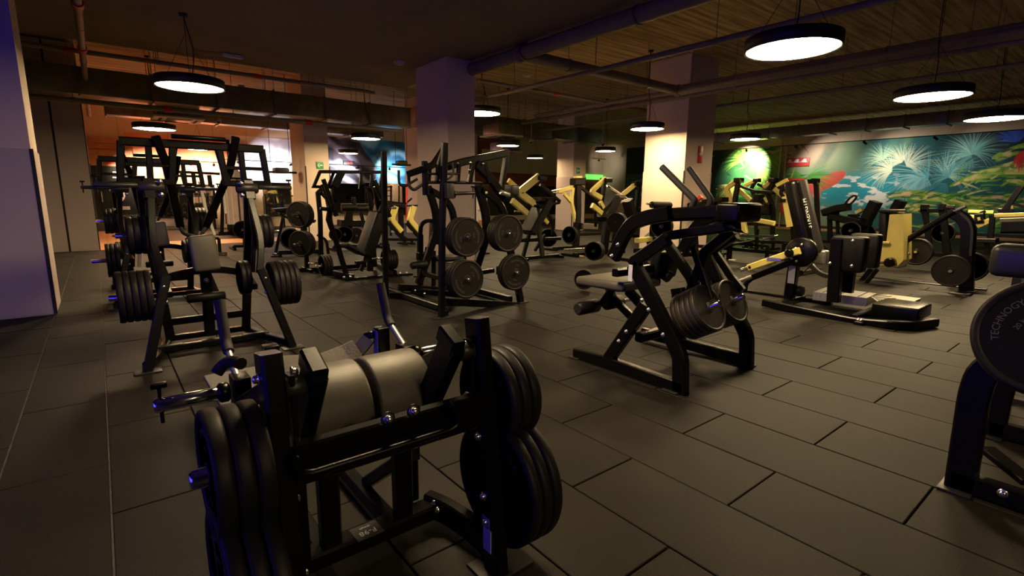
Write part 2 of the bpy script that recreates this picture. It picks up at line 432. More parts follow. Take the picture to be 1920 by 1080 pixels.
# orange wooden walkway at the far left, and along the mural wall
mb = MB(); x = XL+.1
yw = 15.25
def planks(x0, x1, y0, y1, w):
    global mb
    xx = x0
    while xx < x1-.02:
        q = min(w, x1-xx); qbox(xx+.002, xx+q-.002, y0, y1, -.012, .001, mb); xx += q
planks(XL+.1, .95, 15.25, YB, .19); planks(.95, 4.9, 15.65, 17.1, .19); planks(23.7, XR, YF, YB, .3)
o = mb.build('wood_floor_plank', 'woodfloor', floor); o['kind'] = 'stuff'
mb = MB(); qbox(.95, 4.9, 17.1, YB, -.012, 0, mb); mb.build('floor_mat', 'tile', floor)

mb = MB()
for xx in (-.49, -.09): mb.box((xx, 7.5, -.0015), (.007, 15.2, .004))
o = mb.build('floor_seam', 'seam', floor)
struct('ceiling', qbox(XL, XR, YF, YB+2, ZC, ZC+.1), 'slab')
SX, SY, SZ = 6.05, 11.9, 3.87
struct('trim_1', qbox(XL, SX, YF, SY, SZ, ZC-.001), 'soffit')
struct('wall_left', qbox(XL-.1, XL, YF, YB+2, 0, ZC), 'blackwall')
struct('wall_right', qbox(XR, XR+.1, YF, YB+2, 0, ZC), 'beigewall')
struct('wall_back', qbox(XL, XR, YF-.1, YF, 0, ZC), 'blackwall')
wall_far = struct('wall_front', qbox(XL, XR, YB, YB+.1, 0, ZC), 'beigewall')
struct('baseboard_right', qbox(XR-.03, XR, YF, YB, 0, .12), 'blackwall')

# ---------------------------------------------------------------- columns
def column(label, x0, x1, y0, y1, z1, clad=1.95, mface='plaster', mside='panel', line=True):
    t = thing('column', label, 'column', (x0, y0, 0), 'square columns')
    qbox(x0, x1, y0, y1, .0, z1).build('shaft', mface, t)
    e = .012
    qbox(x0-e, x1+e, y0-e, y1+e, .01, clad).build('lower_cladding', mside, t)
    qbox(x0-e-.008, x0+.01, y0-e-.008, y0+.01, .01, clad).build('corner_trim', 'blackwall', t) if line else None
    qbox(x1-.01, x1+e+.008, y0-e-.008, y0+.01, .01, clad).build('corner_trim', 'blackwall', t)
    return t
def pcol(label, x0, pl_, pc, pr, z1, **k):
    y0 = P(pc, 380, 'x', x0).y; y1 = P(pl_, 380, 'x', x0).y; x1 = P(pr, 380, 'y', y0).x
    return column(label, x0, x1, y0, y1, z1, **k), (x0, x1, y0, y1)
column('wide pale column at the left edge of the picture', -2.3, -.49, 7.36, 8.15, SZ, clad=1.75, mside='panel', line=False)
t = thing('wall_panel', 'pale panelled wall block left of the wooden walkway', 'wall panel', (-2.0, 15.2, 0))
qbox(-2.0, -.63, 15.2, 15.8, 0, 4.5).build('panel', 'panel', t); qbox(-.59, -.09, 15.2, 15.8, 0, 4.5).build('panel', 'panel', t)
qbox(-.63, -.59, 15.23, 15.8, 0, 4.5).build('joint_strip', 'blackwall', t); qbox(-.09, -.07, 15.2, 15.8, 0, 4.5).build('edge_strip', 'blackwall', t)
colC = column('square pale column in the middle of the hall behind the lat machine', 5.35, 5.97, 8.68, 9.9, SZ, clad=1.62, mside='panel', line=False)
colD, D = pcol('slim pale column with a green arrow sign, left of the middle', 4.62, 552, 577, 620.5, ZC, clad=2.1, mside='plaster')
colE, E_ = pcol('pinkish column seen just left of the middle column', 8.6, 762, 786, 830, ZC, clad=2.1)
colF, Fc = pcol('brightly lit column in front of the jungle mural', 10.85, 1204, 1279, 1329, ZC, clad=1.95, mside='plaster')
colG, G_ = pcol('far column with a small green exit sign, right of the middle', 14.6, 1043, 1073, 1096, ZC, clad=2.1)

# ---------------------------------------------------------------- pendant lamps
LAMPS = [(1485, 95, .465, 'nearest large round pendant lamp at the upper right'), (1747, 183, .49, 'large round pendant lamp second from the right edge'),
 (1867, 224, .49, 'round pendant lamp at the right edge over the dark mural'), (1397, 262, .385, 'round pendant lamp in front of the palm mural beside the bright column'),
 (1213, 243, .385, 'round pendant lamp at the bright column'), (903, 214, .45, 'round pendant lamp partly hidden by the middle column'),
 (357, 165, .455, 'nearest large round pendant lamp at the upper left'), (290, 243, .455, 'round pendant lamp above the tall left machine'),
 (686, 261, .385, 'round pendant lamp left of the middle column, upper one'), (653, 288, .37, 'round pendant lamp left of the middle column, lower and farther one'),
 (952, 274, .355, 'round pendant lamp under the right-hand ceiling cassette'), (1003, 297, .34, 'small far round pendant lamp right of the middle column'),
 (1135, 284, .35, 'far round pendant lamp right of the far column'), (372, 281, .36, 'far round pendant lamp seen through the top of the left machine')]
def lamp(px, py, r, label):
    p = LAMPQ[-1] if px is None else P(px, py, 'z', 3.2 if px == 903 else (2.79 if px == 686 else 2.85))
    zc = SZ if (p.x < SX and p.y < SY) else ZC
    t = thing('pendant_lamp', label, 'pendant lamp', p, 'round pendant lamps')
    MB().lathe(p, 'z', [(r-.03, .02), (r-.012, .0), (r, .0), (r, .125), (r-.02, .135), (0, .135)], 48).build('drum', 'lamp_body', t)
    MB().lathe(p, 'z', [(0, .012), (r-.02, .012), (r-.02, .02), (0, .02)], 48, smooth=False).build('diffuser', 'diffuser', t)
    h = MB(); top = p+V((0, 0, min(.75, zc-p.z-.1)))
    for k in range(3):
        a = k*2*PI/3+.4; h.tube([p+V((r*.8*math.cos(a), r*.8*math.sin(a), .13)), top], .003, k=5)
    h.tube([top, V((p.x, p.y, zc))], .006, k=6)
    h.build('suspension_wire', 'lamp_body', t)
    MB().tube(fillet([p+V((.03, 0, .13)), p+V((.10, 0, .5)), p+V((.02, .03, .9)), V((p.x, p.y+.02, zc))], .2), .007, k=6).build('power_cable', 'lamp_body', t)
    MB().lathe(V((p.x, p.y, zc-.04)), 'z', [(.0, 0), (.05, .0), (.06, .04)], 16).build('canopy', 'lamp_body', t)
for a in LAMPS: lamp(*a)
# lamps of the same grid just above and behind the camera, outside the frame
def lamp_at(x, y, r, label):
    q = V((x, y, 2.85)); LAMPQ.append(q); lamp(None, None, r, label)
LAMPQ = []
lamp_at(1.6, 2.8, .40, 'round pendant lamp above the foreground machine, outside the frame')



lamp_at(1.24, -3.2, .36, 'round pendant lamp behind the camera')
# ---------------------------------------------------------------- ceiling services
def pipe(name, label, a, b, r, m='pipe', extra=None, cat='pipe', grp='ceiling pipes', zc=ZC):
    a = V(a); b = V(b); t = thing(name, label, cat, a, grp)
    MB().cyl(a, b, r, 16).build('pipe_run', m, t)
    n = max(2, int((b-a).length/2.2)); d = (b-a).normalized()
    for i in range(n):
        c = a+(b-a)*((i+.5)/n)
        MB().cyl(c-d*.02, c+d*.02, r*1.13, 16).build('clamp', 'galv', t)
        z1 = SZ if (c.x < SX and c.y < SY) else zc
        if z1 > c.z+r+.02: MB().cyl(c+V((0, 0, r)), V((c.x, c.y, z1)), .006, 6).build('hanger_rod', 'pipe', t)
    return t
def elbow(t, c, r): MB().lathe(V(c)-V((0, 0, r)), 'z', [(0, 0), (r*.7, r*.25), (r, r), (r*.7, r*1.75), (0, 2*r)], 16).build('elbow', 'pipe', t)
x1_ = 6.28
e1 = P(975, 101, 'z', 3.72); e2 = P(1312, 163, 'z', 3.72)
e2 = V((e2.x, e1.y, 3.72))
t = pipe('drain_pipe', 'thick pipe running along the edge of the dark soffit', (e1.x, -3.5, 3.72), (e1.x, 10.6, 3.72), .115)
t = pipe('drain_pipe', 'thick cross pipe branching from the soffit pipe', (e1.x, e1.y, 3.72), (e2.x, e1.y, 3.72), .10); elbow(t, (e1.x, e1.y, 3.72), .15); elbow(t, (e2.x, e1.y, 3.72), .14)
t = pipe('drain_pipe', 'thick pipe from the cross pipe towards the upper right corner', (e2.x, e1.y, 3.72), (e2.x, -3.5, 3.72), .115)
for (px, py, z, r, y0, y1, lb) in [(1100, 137, 3.55, .045, -3.8, 12.5, 'long thin pipe crossing behind the near right lamp'), (1500, 130, 3.7, .055, -3.8, 12.0, 'pipe above the right hand lamps'),
        (1400, 192, 3.55, .04, -3.8, 15, 'thin pipe passing the top of the bright column'), (1600, 128, 3.62, .06, -3.8, 13, 'pipe right of the cable loop')]:
    q = P(px, py, 'z', z); pipe('ceiling_pipe', lb, (q.x, y0, z), (q.x, y1, z), r)
q = P(155, 100, 'z', 3.55); t = pipe('sprinkler_pipe', 'long pipe with red fittings at the upper left', (q.x, -3, 3.55), (q.x, 20, 3.55), .045)
for (px, py) in [(158, 104), (163, 128), (165, 175)]:
    c = P(px, py, 'x', q.x); c.z = 3.55; MB().cyl(c-V((0, .09, 0)), c+V((0, .09, 0)), .062).build('red_coupling', 'red', t)
for (px, py, z, r, x0, x1, lb) in [(300, 118, 3.62, .035, -3, 5.2, 'thin pipe crossing above the left lamp'), (400, 213, 3.0, .05, -1.5, 6.5, 'pipe running below the left duct'),
        (540, 150, 3.7, .03, -3, 5.2, 'thin sprinkler pipe with red joint at the upper left'), (1050, 178, 3.72, .04, 6.5, 13, 'cross pipe with red joints behind the middle column')]:
    q = P(px, py, 'z', z); t = pipe('ceiling_pipe', lb, (x0, q.y, z), (x1, q.y, z), r)
    for k in (.35, .7): c = V((x0+(x1-x0)*k, q.y, z)); MB().cyl(c-V((.07, 0, 0)), c+V((.07, 0, 0)), r*1.3).build('red_coupling', 'red', t)
def duct(label, a, b, w, h, n):
    a = V(a); b = V(b); t = thing('air_duct', label, 'air duct', a, 'galvanised ducts')
    L = (b-a).length; d = (b-a)/L; k = max(1, int(L/1.2)); sd = V((0, 0, 1)).cross(d)
    for i in range(k):
        c = a+(b-a)*((i+.5)/k)
        MB().box(c, (L/k-.012, w, h), (d, sd, V((0, 0, 1))), .006).build('duct_section', 'galv', t)
        f = a+(b-a)*(i/k); MB().box(f, (.03, w+.05, h+.05), (d, sd, V((0, 0, 1)))).build('flange', 'galv', t)
        for s in (-1, 1):
            rr_ = f+sd*s*(w/2+.02)+V((0, 0, -h/2-.03)); MB().cyl(rr_, V((rr_.x, rr_.y, ZC)), .006, 6).build('hanger_rod', 'pipe', t)
        MB().box(f+V((0, 0, -h/2-.03)), (.03, w+.12, .03), (d, sd, V((0, 0, 1)))).build('hanger_bracket', 'galv', t)
    return t
qa = P(300, 190, 'z', 3.25)
duct('wide galvanised duct across the left half of the hall', (-2.5, qa.y+.45, 3.5), (7.2, qa.y+.45, 3.5), .9, .52, 8)
duct('galvanised duct behind the middle column', (7.6, 14.2, 3.62), (15.5, 14.2, 3.62), .8, .5, 8)
duct('galvanised duct along the top of the jungle mural', (23.2, -3.5, 4.12), (23.2, 17, 4.12), .6, .42, 8)
duct('small galvanised duct at the far left', (.4, 18.3, 3.55), (8.4, 18.3, 3.55), .5, .3, 8)
def cassette(px, py, z, label, s=.85):
    c = P(px, py, 'z', z); t = thing('air_conditioner', label, 'air conditioner', c, 'ceiling cassettes')
    MB().box(c+V((0, 0, .18)), (s, s, .30), ch=.01).build('housing', 'galv', t)
    MB().box(c, (s+.16, s+.16, .05), ch=.02).build('grille_frame', 'acwhite', t)
    MB().box(c-V((0, 0, .028)), (s*.55, s*.55, .012), ch=.003).build('grille', 'galv', t)
    for a in range(4):
        o = V((math.cos(a*PI/2), math.sin(a*PI/2), 0))*(s*.42); sz = (.06, s*.6, .01) if a % 2 == 0 else (s*.6, .06, .01)
        MB().box(c+o-V((0, 0, .028)), sz).build('air_slot', 'blackwall', t)
    for sx in (-1, 1):
        for sy in (-1, 1): MB().cyl(c+V((sx*s*.45, sy*s*.45, .3)), V((c.x+sx*s*.45, c.y+sy*s*.45, ZC)), .006, 6).build('hanger_rod', 'pipe', t)
cassette(333, 224, 3.05, 'ceiling cassette air conditioner above the left pendant lamps')
cassette(940, 256, 3.1, 'ceiling cassette air conditioner right of the middle column', .8)
cassette(728, 298, 3.05, 'far ceiling cassette with a blue light beside the blue mural', .8)
cassette(947, 285, 2.95, 'far ceiling cassette below the right-hand lamp', .8)
def detector(px, py, z, label, r=.06):
    c = P(px, py, 'z', z); t = thing('smoke_detector', label, 'smoke detector', c, 'smoke detectors')
    MB().lathe(c, 'z', [(0, -.03), (r*.6, -.03), (r, -.005), (r, .02)], 20).build('sensor_head', 'acwhite', t)
    MB().lathe(c, 'z', [(r*1.2, .02), (r*1.2, .035)], 20).build('mounting_base', 'acwhite', t)
detector(749, 119, SZ-.035, 'white smoke detector on the soffit left of the middle column', .09)
detector(988, 143, ZC-.04, 'white smoke detector on the concrete slab', .10)
detector(453, 163, SZ-.035, 'small smoke detector right of the upper left lamp', .07)
def camera_dome(px, py, z, label):
    c = P(px, py, 'z', z); t = thing('security_camera', label, 'security camera', c, 'dome cameras')
    MB().lathe(c, 'z', [(0, -.05), (.035, -.04), (.05, -.01), (.05, 0)], 16).build('dome', 'darkglass', t)
    MB().lathe(c, 'z', [(.065, 0), (.065, .06), (.03, .08), (.012, .10), (.012, ZC-c.z)], 16).build('housing', 'acwhite', t)
camera_dome(410, 228, 3.0, 'white dome camera hanging right of the left cassette'); camera_dome(996, 266, 3.1, 'white dome camera right of the middle column')
camera_dome(1130, 271, 3.1, 'white dome camera above the far right lamp')
q = P(437, 105, 'z', SZ-.03); t = thing('emergency_light', 'small white emergency light on the soffit', 'emergency light', q)
MB().box(q, (.34, .10, .05), ch=.01).build('housing', 'acwhite', t); MB().box(q-V((0, 0, .03)), (.28, .06, .012)).build('lens', 'white', t)

# ---------------------------------------------------------------- painted murals (flat wall prints, one colour per small patch)
def mural(name, label, fn, a0, a1, z0, z1, axis, pos, nx, nz, cat='mural'):
    u = np.linspace(0, 1, nx); w = np.linspace(0, 1, nz); U, W = np.meshgrid(u, w)
    A = a0+(a1-a0)*U; Z = z0+(z1-z0)*W
    col = fn(A, Z)
    vs = np.zeros((nz*nx, 3))
    if axis == 'x': vs[:, 0] = pos; vs[:, 1] = A.ravel()
    else: vs[:, 1] = pos; vs[:, 0] = A.ravel()
    vs[:, 2] = Z.ravel()
    idx = np.arange(nz*nx).reshape(nz, nx)
    f = np.stack([idx[:-1, :-1], idx[:-1, 1:], idx[1:, 1:], idx[1:, :-1]], -1).reshape(-1, 4)
    me = bpy.data.meshes.new(name)
    me.vertices.add(len(vs)); me.vertices.foreach_set('co', vs.ravel())
    me.loops.add(f.size); me.loops.foreach_set('vertex_index', f.ravel())
    me.polygons.add(len(f)); me.polygons.foreach_set('loop_start', np.arange(0, f.size, 4))
    me.update(calc_edges=True)
    ca = me.color_attributes.new('print', 'FLOAT_COLOR', 'POINT')
    c4 = np.ones((nz*nx, 4)); c4[:, :3] = col.reshape(-1, 3); ca.data.foreach_set('color', c4.ravel())
    m = bpy.data.materials.new(name+'_print'); m.use_nodes = True; nt = m.node_tree; at = nt.nodes.new('ShaderNodeAttribute'); at.attribute_name = 'print'
    b = nt.nodes['Principled BSDF']; nt.links.new(at.outputs['Color'], b.inputs['Base Color']); b.inputs['Roughness'].default_value = .6
    o = obj(name, me, m); setp(o, label, cat); return o
def lin(h): return np.array(rgb(h)[:3])
def blend(col, mask, c):
    m = np.clip(mask, 0, 1)[..., None]; return col*(1-m)+np.asarray(c)*m
rs = np.random.RandomState(5)
def vnoise(A, Z, s, seed=0):
    r = np.random.RandomState(seed); g = r.rand(64, 64)
    x = A*s; z = Z*s; xi = np.floor(x).astype(int); zi = np.floor(z).astype(int); fx = x-xi; fz = z-zi
    fx = fx*fx*(3-2*fx); fz = fz*fz*(3-2*fz); G = lambda a, b: g[a % 64, b % 64]
    return (G(xi, zi)*(1-fx)+G(xi+1, zi)*fx)*(1-fz)+(G(xi, zi+1)*(1-fx)+G(xi+1, zi+1)*fx)*fz
def fbm(A, Z, s, seed=0): return sum(vnoise(A, Z, s*2**k, seed+k)*.5**(k+1) for k in range(4))
def stroke(A, Z, a, z, ang, L, w, curve=0.0, taper=1.0):
    """soft leaf blade from (a,z), local t along, s across"""
    ca, sa = math.cos(ang), math.sin(ang); dx = A-a; dz = Z-z
    t = (dx*ca+dz*sa)/L; s = -dx*sa+dz*ca + curve*L*t*t
    ww = w*np.clip(t, 0, 1)**.35*np.clip(1-t, 0, 1)**taper*2
    return np.clip((ww-np.abs(s))/.02+.5, 0, 1)*((t > 0) & (t < 1))
def frond(col, A, Z, a, z, ang, L, n, w, c1, c2, spread=1.0, droop=.5, seed=0):
    r = np.random.RandomState(seed)
    for i in range(n):
        f = i/(n-1)-.5; g = ang+f*2*spread+r.uniform(-.05, .05); l = L*(1-.5*abs(f)*1.2)*r.uniform(.85, 1.1)
        k = stroke(A, Z, a, z, g, l, w, curve=droop*math.cos(g))
        t = r.rand(); col = blend(col, k*.9, c1*(1-t)+c2*t)
    return col
MY = lambda px, py: (lambda q: (q.y, q.z))(P(px, py, 'x', XR-.02))
def jungle(A, Z):
    n = fbm(A, Z, .8, 3); n2 = fbm(A, Z, 3.0, 9)
    col = np.ones(A.shape+(3,))*lin('#0f5f63')
    yR, _ = MY(1900, 300); yM, _ = MY(1640, 300); yP, _ = MY(1500, 300); yL, _ = MY(1400, 300)
    # dark teal at the right top, teal water in the middle, greenish grey, palm green left
    col = blend(col, np.clip((MY(1740, 300)[0]-A)/1.5, 0, 1)*np.clip((Z-2.2)/1.2, 0, 1), lin('#071c2a'))
    col = blend(col, np.clip((MY(1800, 300)[0]-A)/1.5, 0, 1)*np.clip((Z-1.7)/1.2, 0, 1)*.7, lin('#0a2430'))
    col = blend(col, np.clip((A-MY(1640, 300)[0])/1.0, 0, 1), lin('#7f9a72'))
    col = blend(col, np.clip((A-MY(1600, 300)[0])/1.2+(n-.5)*2.2, 0, 1)*np.clip((Z-2.6)/.6, 0, 1), lin('#b09478'))
    col = blend(col, np.clip((A-MY(1470, 300)[0])/.5+(n-.5), 0, 1), lin('#2c6a2a'))
    col = blend(col, np.clip((A-MY(1400, 300)[0])/1.5, 0, 1), lin('#123c26'))
    # tall dark trunk shapes
    for px, w, h in ((1545, .35, '#2f5a3e'), (1660, .3, '#3c7a66'), (1683, .25, '#5a8f74')):
        a = MY(px, 300)[0]; col = blend(col, np.clip((w-np.abs(A-a+.25*np.sin(Z*2)))/.2, 0, 1)*np.clip((Z-2.4)/.8, 0, 1)*(.5+.5*n2), lin(h))
    # teal foamy water
    aw, zw = MY(1600, 360); wv = np.clip(1.2-((A-aw)/2.6)**2-((Z-zw)/.9)**2, 0, 1)
    col = blend(col, wv, lin('#1f9aa8')); col = blend(col, wv*(np.clip((fbm(A, Z*2.2, 2.6, 21)-.52)*14, 0, 1)), lin('#f2efe2'))
    # flamingo
    af, zf = MY(1540, 355)
    body = np.clip((1-((A-af+.1)/.85)**2-((Z-zf-.25-(af-A)*.45)/.36)**2)*6, 0, 1); col = blend(col, body, lin('#e0503f'))
    for d in (.05, .35): col = blend(col, np.clip((.05-np.abs(A-af-d))/.02, 0, 1)*(Z < zf+.1)*(Z > zf-1.5), lin('#e06a58'))
    al, zl = MY(1470, 330)
    G1, G2, Y1 = lin('#4fa02c'), lin('#a8c93c'), lin('#f2dc7a')
    # palm fronds at left
    for i, (px, py, an, L) in enumerate([(1400, 300, 2.4, 2.0), (1395, 300, .6, 2.2), (1420, 320, -.6, 1.8), (1380, 350, 3.6, 1.6), (1440, 300, 0, 1.6), (1385, 270, 1.5, 1.2), (1430, 350, -1.3, 1.3), (1365, 390, 2.0, 1.2)]):
        a, z = MY(px, py); col = frond(col, A, Z, a, z, PI-an, L*.8, 34, .020, G1, Y1 if i % 2 else G2, .9, .35, i)
    a, z = MY(1510, 335); col = frond(col, A, Z, a, z, 2.9, 1.5, 16, .04, lin('#3d7a2c'), G1, .6, .5, 31); col = frond(col, A, Z, a, z, .3, 1.5, 16, .04, lin('#3d7a2c'), G1, .5, .5, 32)
    # pale and turquoise plumes
    for i, (px, py, an, L, c1, c2) in enumerate([(1672, 322, 2.8, .9, '#f4e8b0', '#d8e6cc'), (1690, 305, 2.2, .8, '#e4e0b0', '#cfe6cc'), (1700, 312, .8, .9, '#f4e8c0', '#cfe6cc'), (1740, 335, 2.7, 1.3, '#8fe0e6', '#3a9fa8'), (1728, 335, 3.5, 1.1, '#bfeef0', '#55b4bc'), (1735, 332, 4.4, .9, '#a8e8ea', '#4aa8b0'), (1770, 330, .9, 1.0, '#6fb8b0', '#cfe6c8'),
            (1780, 332, 2.3, .9, '#2f8a96', '#84c8c4'), (1822, 290, 2.2, 1.0, '#3c8c8a', '#8fc4b0'), (1822, 288, .9, .9, '#3c7c7e', '#6fb0a4'), (1820, 292, 4.2, .8, '#2f7072', '#5f9a92'), (1752, 350, 4.2, 1.0, '#1f7f90', '#4399a4'), (1775, 345, 3.9, .9, '#1c6f80', '#3a8c98'), (1655, 300, 2.0, .7, '#b8c898', '#8fb898')]):
        a, z = MY(px, py); col = frond(col, A, Z, a, z, PI-an, L*1.15, 30, .016, lin(c1), lin(c2), 1.1, .75, 50+i)
    # big lime leaves across the lower right
    for i, (px, py, an, L, w) in enumerate([(1660, 370, .25, 2.1, .16), (1700, 372, .05, 2.3, .17), (1760, 372, -.1, 2.2, .16), (1780, 350, .6, 2.6, .10), (1800, 340, .35, 3.0, .16), (1830, 325, .1, 3.0, .2), (1860, 300, .5, 2.4, .2), (1880, 340, -.1, 2.4, .14),
            (1700, 395, .1, 2.2, .12), (1810, 372, .1, 2.6, .10), (1740, 400, 0, 1.8, .10), (1850, 390, .2, 2.2, .11), (1840, 410, 0, 2.0, .09), (1790, 385, .15, 2.2, .09), (1680, 390, .3, 1.3, .09), (1895, 315, .8, 1.6, .18)]):
        a, z = MY(px, py)
        k = stroke(A, Z, a, z, PI-an, L, w*.95, curve=-.22, taper=.7)*np.clip((fbm(A*.7, Z*3, 3, i+11)-.28)*7, 0, 1); col = blend(col, k, lin('#5a9c24') if i % 2 else lin('#7fb02c'))
        k = stroke(A, Z, a-.1, z+.03, PI-an, L*.92, w*.62, curve=-.22, taper=.8); col = blend(col, k*np.clip((fbm(A, Z, 4, i)-.3)*5, 0, 1), lin('#e8dc86') if i % 3 else lin('#e8c890'))
        col = blend(col, k*np.clip((fbm(A*.5, Z*4, 3, i+70)-.62)*12, 0, 1), lin('#8ed23a'))
    gm = np.clip((MY(1650, 300)[0]-A)/1, 0, 1)*np.clip((1.3-Z)/.5, 0, 1)*np.clip((fbm(A, Z, 2.2, 41)-.5)*8, 0, 1)
    col = blend(col, gm, lin('#3f9a2a'))
    # dense small foliage low on the right and dark leaves behind
    r_ = np.random.RandomState(17)
    for i in range(190):
        px = r_.uniform(1655, 1925); py = r_.uniform(362, 428) if i % 3 else r_.uniform(300, 380)
        if py < 362 and px < 1790: continue
        a, z = MY(px, py); L = r_.uniform(.25, .7); an = r_.uniform(-.5, .9); c = ['#2f7a2c', '#58a830', '#9ccc4a', '#e6dc8c', '#0d4a4c', '#17605a'][r_.randint(6)]
        i0_ = np.abs(A[0]-a) < L*1.2; j0_ = np.abs(Z[:, 0]-z) < L*1.2
        sub = np.ix_(j0_, i0_); k = stroke(A[sub], Z[sub], a, z, PI-an, L, .035, curve=r_.uniform(-.3, .4)); col[sub] = blend(col[sub], k*.85, lin(c))
    for i in range(120):
        px = r_.uniform(1325, 1500); py = r_.uniform(255, 420); a, z = MY(px, py); L = r_.uniform(.3, .9); an = r_.uniform(-1, 4); c = ['#0c2c1a', '#1c5a28', '#5c9a34', '#c8c060', '#0f3a24'][r_.randint(5)]
        i0_ = np.abs(A[0]-a) < L*1.2; j0_ = np.abs(Z[:, 0]-z) < L*1.2; sub = np.ix_(j0_, i0_)
        k = stroke(A[sub], Z[sub], a, z, an, L, .03, curve=r_.uniform(-.4, .4)); col[sub] = blend(col[sub], k*.8, lin(c))
    # parrot
    a, z = MY(1908, 265); col = frond(col, A, Z, a, z, 1.2, .9, 14, .05, lin('#1c3fb0'), lin('#3f6ae0'), .9, .2, 90)
    a, z = MY(1915, 285); col = frond(col, A, Z, a, z, 4.4, .8, 10, .06, lin('#d02828'), lin('#e85040'), .8, .2, 91)
    return col
yA, zA = MY(1326, 262); 
mural('mural', 'jungle mural with palms, flamingo and lime green leaves on the right wall', jungle, -3.9, 16.6, 0.13, 3.82, 'x', XR-.012, 1150, 230)

def swirl(c0, c1, c2, cx, cz, seed):
    def fn(A, Z):
        w = fbm(A, Z, .7, seed)*2.2; r = np.sqrt((A-cx)**2+((Z-cz)*1.3)**2)+w
        k = .5+.5*np.sin(r*5.5); k2 = .5+.5*np.sin((A*.9+Z*2.4+w*2)*3.2)
        col = np.ones(A.shape+(3,))*lin(c0); col = blend(col, k, lin(c1)); col = blend(col, np.clip(k2-.35, 0, 1)*1.3, lin(c2)); return col
    return fn
def yw_mural(label, px0, px1, py0, py1, fn, nx, nz, yy=YB-.02):
    a = P(px0, py1, 'y', yy); b = P(px1, py0, 'y', yy)
    return mural('mural', label, fn, a.x, b.x, a.z, b.z, 'y', yy, nx, nz), a, b
yw_mural('white and violet marbled mural above the mirrors, left of the arrow column', 430, 556, 262, 341, swirl('#f4f2fa', '#d9d2de', '#b8a8b4', 9, 3.5, 4), 120, 60)
_s1 = swirl('#1b1720', '#4a3a44', '#a596aa', 11, 3, 8); _s2 = swirl('#1f86c0', '#9edcf2', '#24506e', P(740, 320, 'y', YB).x, 2.4, 12); _xt = P(690, 320, 'y', YB).x
yw_mural('dark and sky blue marbled mural right of the arrow column', 612, 775, 268, 343, lambda A, Z: np.where((A+.4*np.sin(Z*2) > _xt)[..., None], _s2(A, Z), _s1(A, Z)), 160, 60)
def sunset(A, Z):
    col = np.ones(A.shape+(3,))*lin('#ef8a5a'); n = fbm(A, Z, .9, 2)
    col = blend(col, np.clip(n*2-.6, 0, 1), lin('#f6c8a8')); col = blend(col, np.clip((Z-3.2)/.7, 0, 1), lin('#5a5a78')); return blend(col, np.clip((n-.55)*6, 0, 1)*.5, lin('#c94a34'))
yw_mural('orange and pink mural behind the tall left machine', 244, 430, 262, 345, sunset, 120, 60)
# mirrors, pillars and openings of the far wall
def far_panel(name, label, px0, px1, py0, py1, m, th=.05, cat='wall panel', yy=YB, grp=None, parts=None):
    a = P(px0, py1, 'y', yy-th); b = P(px1, py0, 'y', yy-th)
    t = thing(name, label, cat, (a.x, yy, max(a.z, 0)), grp)
    qbox(a.x, b.x, yy-th, yy, max(a.z, .0), b.z).build('panel', m, t)
    qbox(a.x-.02, a.x, yy-th-.01, yy, max(a.z, .0), b.z).build('edge_trim', 'blackwall', t)
    return t, a, b
far_panel('mirror', 'wall mirror below the orange mural', 250, 332, 346, 411, 'mirror', cat='mirror', grp='gym mirrors')
far_panel('mirror', 'wall mirror right of the cable tower post', 336, 402, 346, 411, 'mirror', cat='mirror', grp='gym mirrors')
far_panel('wall_panel', 'beige panel between the mirrors behind the cable tower', 404, 430, 342, 414, 'beigewall')
far_panel('mirror', 'wall mirror left of the arrow column', 498, 548, 343, 404, 'mirror', cat='mirror', grp='gym mirrors')
far_panel('mirror', 'wall mirror with beige reflections right of the arrow column', 624, 684, 345, 404, 'mirror', cat='mirror', grp='gym mirrors')
far_panel('mirror', 'narrow wall mirror beside the pull-up rack', 687, 778, 345, 404, 'mirror', cat='mirror', grp='gym mirrors')
far_panel('wall_panel', 'low pinkish panel under the mirrors', 250, 420, 412, 426, 'panel', .08)
# wooden corner and the black door with a large 2
t, a, b = far_panel('wall_panel', 'orange wooden wall cladding around the black door', 150, 249, 292, 436, 'wood', .10)
for k in range(1, 16): qbox(a.x, b.x, YB-.112, YB-.099, .2*k, .2*k+.185).build('plank', 'wood', t)
door = thing('door_1', 'black glass door with a big pale number two', 'door', (P(186, 430, 'y', YB-.12).x, YB-.12, 0)); door['kind'] = 'structure'
da = P(186, 432, 'y', YB-.14); db = P(247, 313, 'y', YB-.14)
qbox(da.x, db.x, YB-.18, YB-.12, 0, db.z).build('door_leaf', 'darkglass', door)
qbox(da.x-.06, da.x, YB-.2, YB-.12, 0, db.z+.06).build('door_frame', 'blackwall', door); qbox(db.x, db.x+.06, YB-.2, YB-.12, 0, db.z+.06).build('door_frame', 'blackwall', door)
qbox(da.x+.18, da.x+.21, YB-.24, YB-.18, 1.0, 1.35).build('door_handle', 'chrome', door)
def facing_text(name, body, c, h, n, m, parent, up=V((0, 0, 1)), rot=0, ext=.001, maxw=None):
    me = text_mesh(body, h, ext); n = nv(n); x = up.cross(n).normalized(); u = n.cross(x)
    if rot: x, u = x*math.cos(rot)+u*math.sin(rot), u*math.cos(rot)-x*math.sin(rot)
    s = 1
    if maxw:
        w = max(v.co.x for v in me.vertices)-min(v.co.x for v in me.vertices); s = min(1, maxw/w)
    mb = MB(); addmesh(mb, me, lambda q: V(c)+x*q.x*s+u*q.y+n*q.z); return mb.build(name, m, parent)
q = P(224, 373, 'y', YB-.19); facing_text('numeral', '2', q, 1.25, (0, -1, 0), 'panel', door, ext=.004)
for k in range(3):
    q = P(222, 323+k*5, 'y', YB-.185); qbox(q.x-.16, q.x+.16, YB-.19, YB-.18, q.z-.02, q.z+.02).build('stripe', 'white', door)
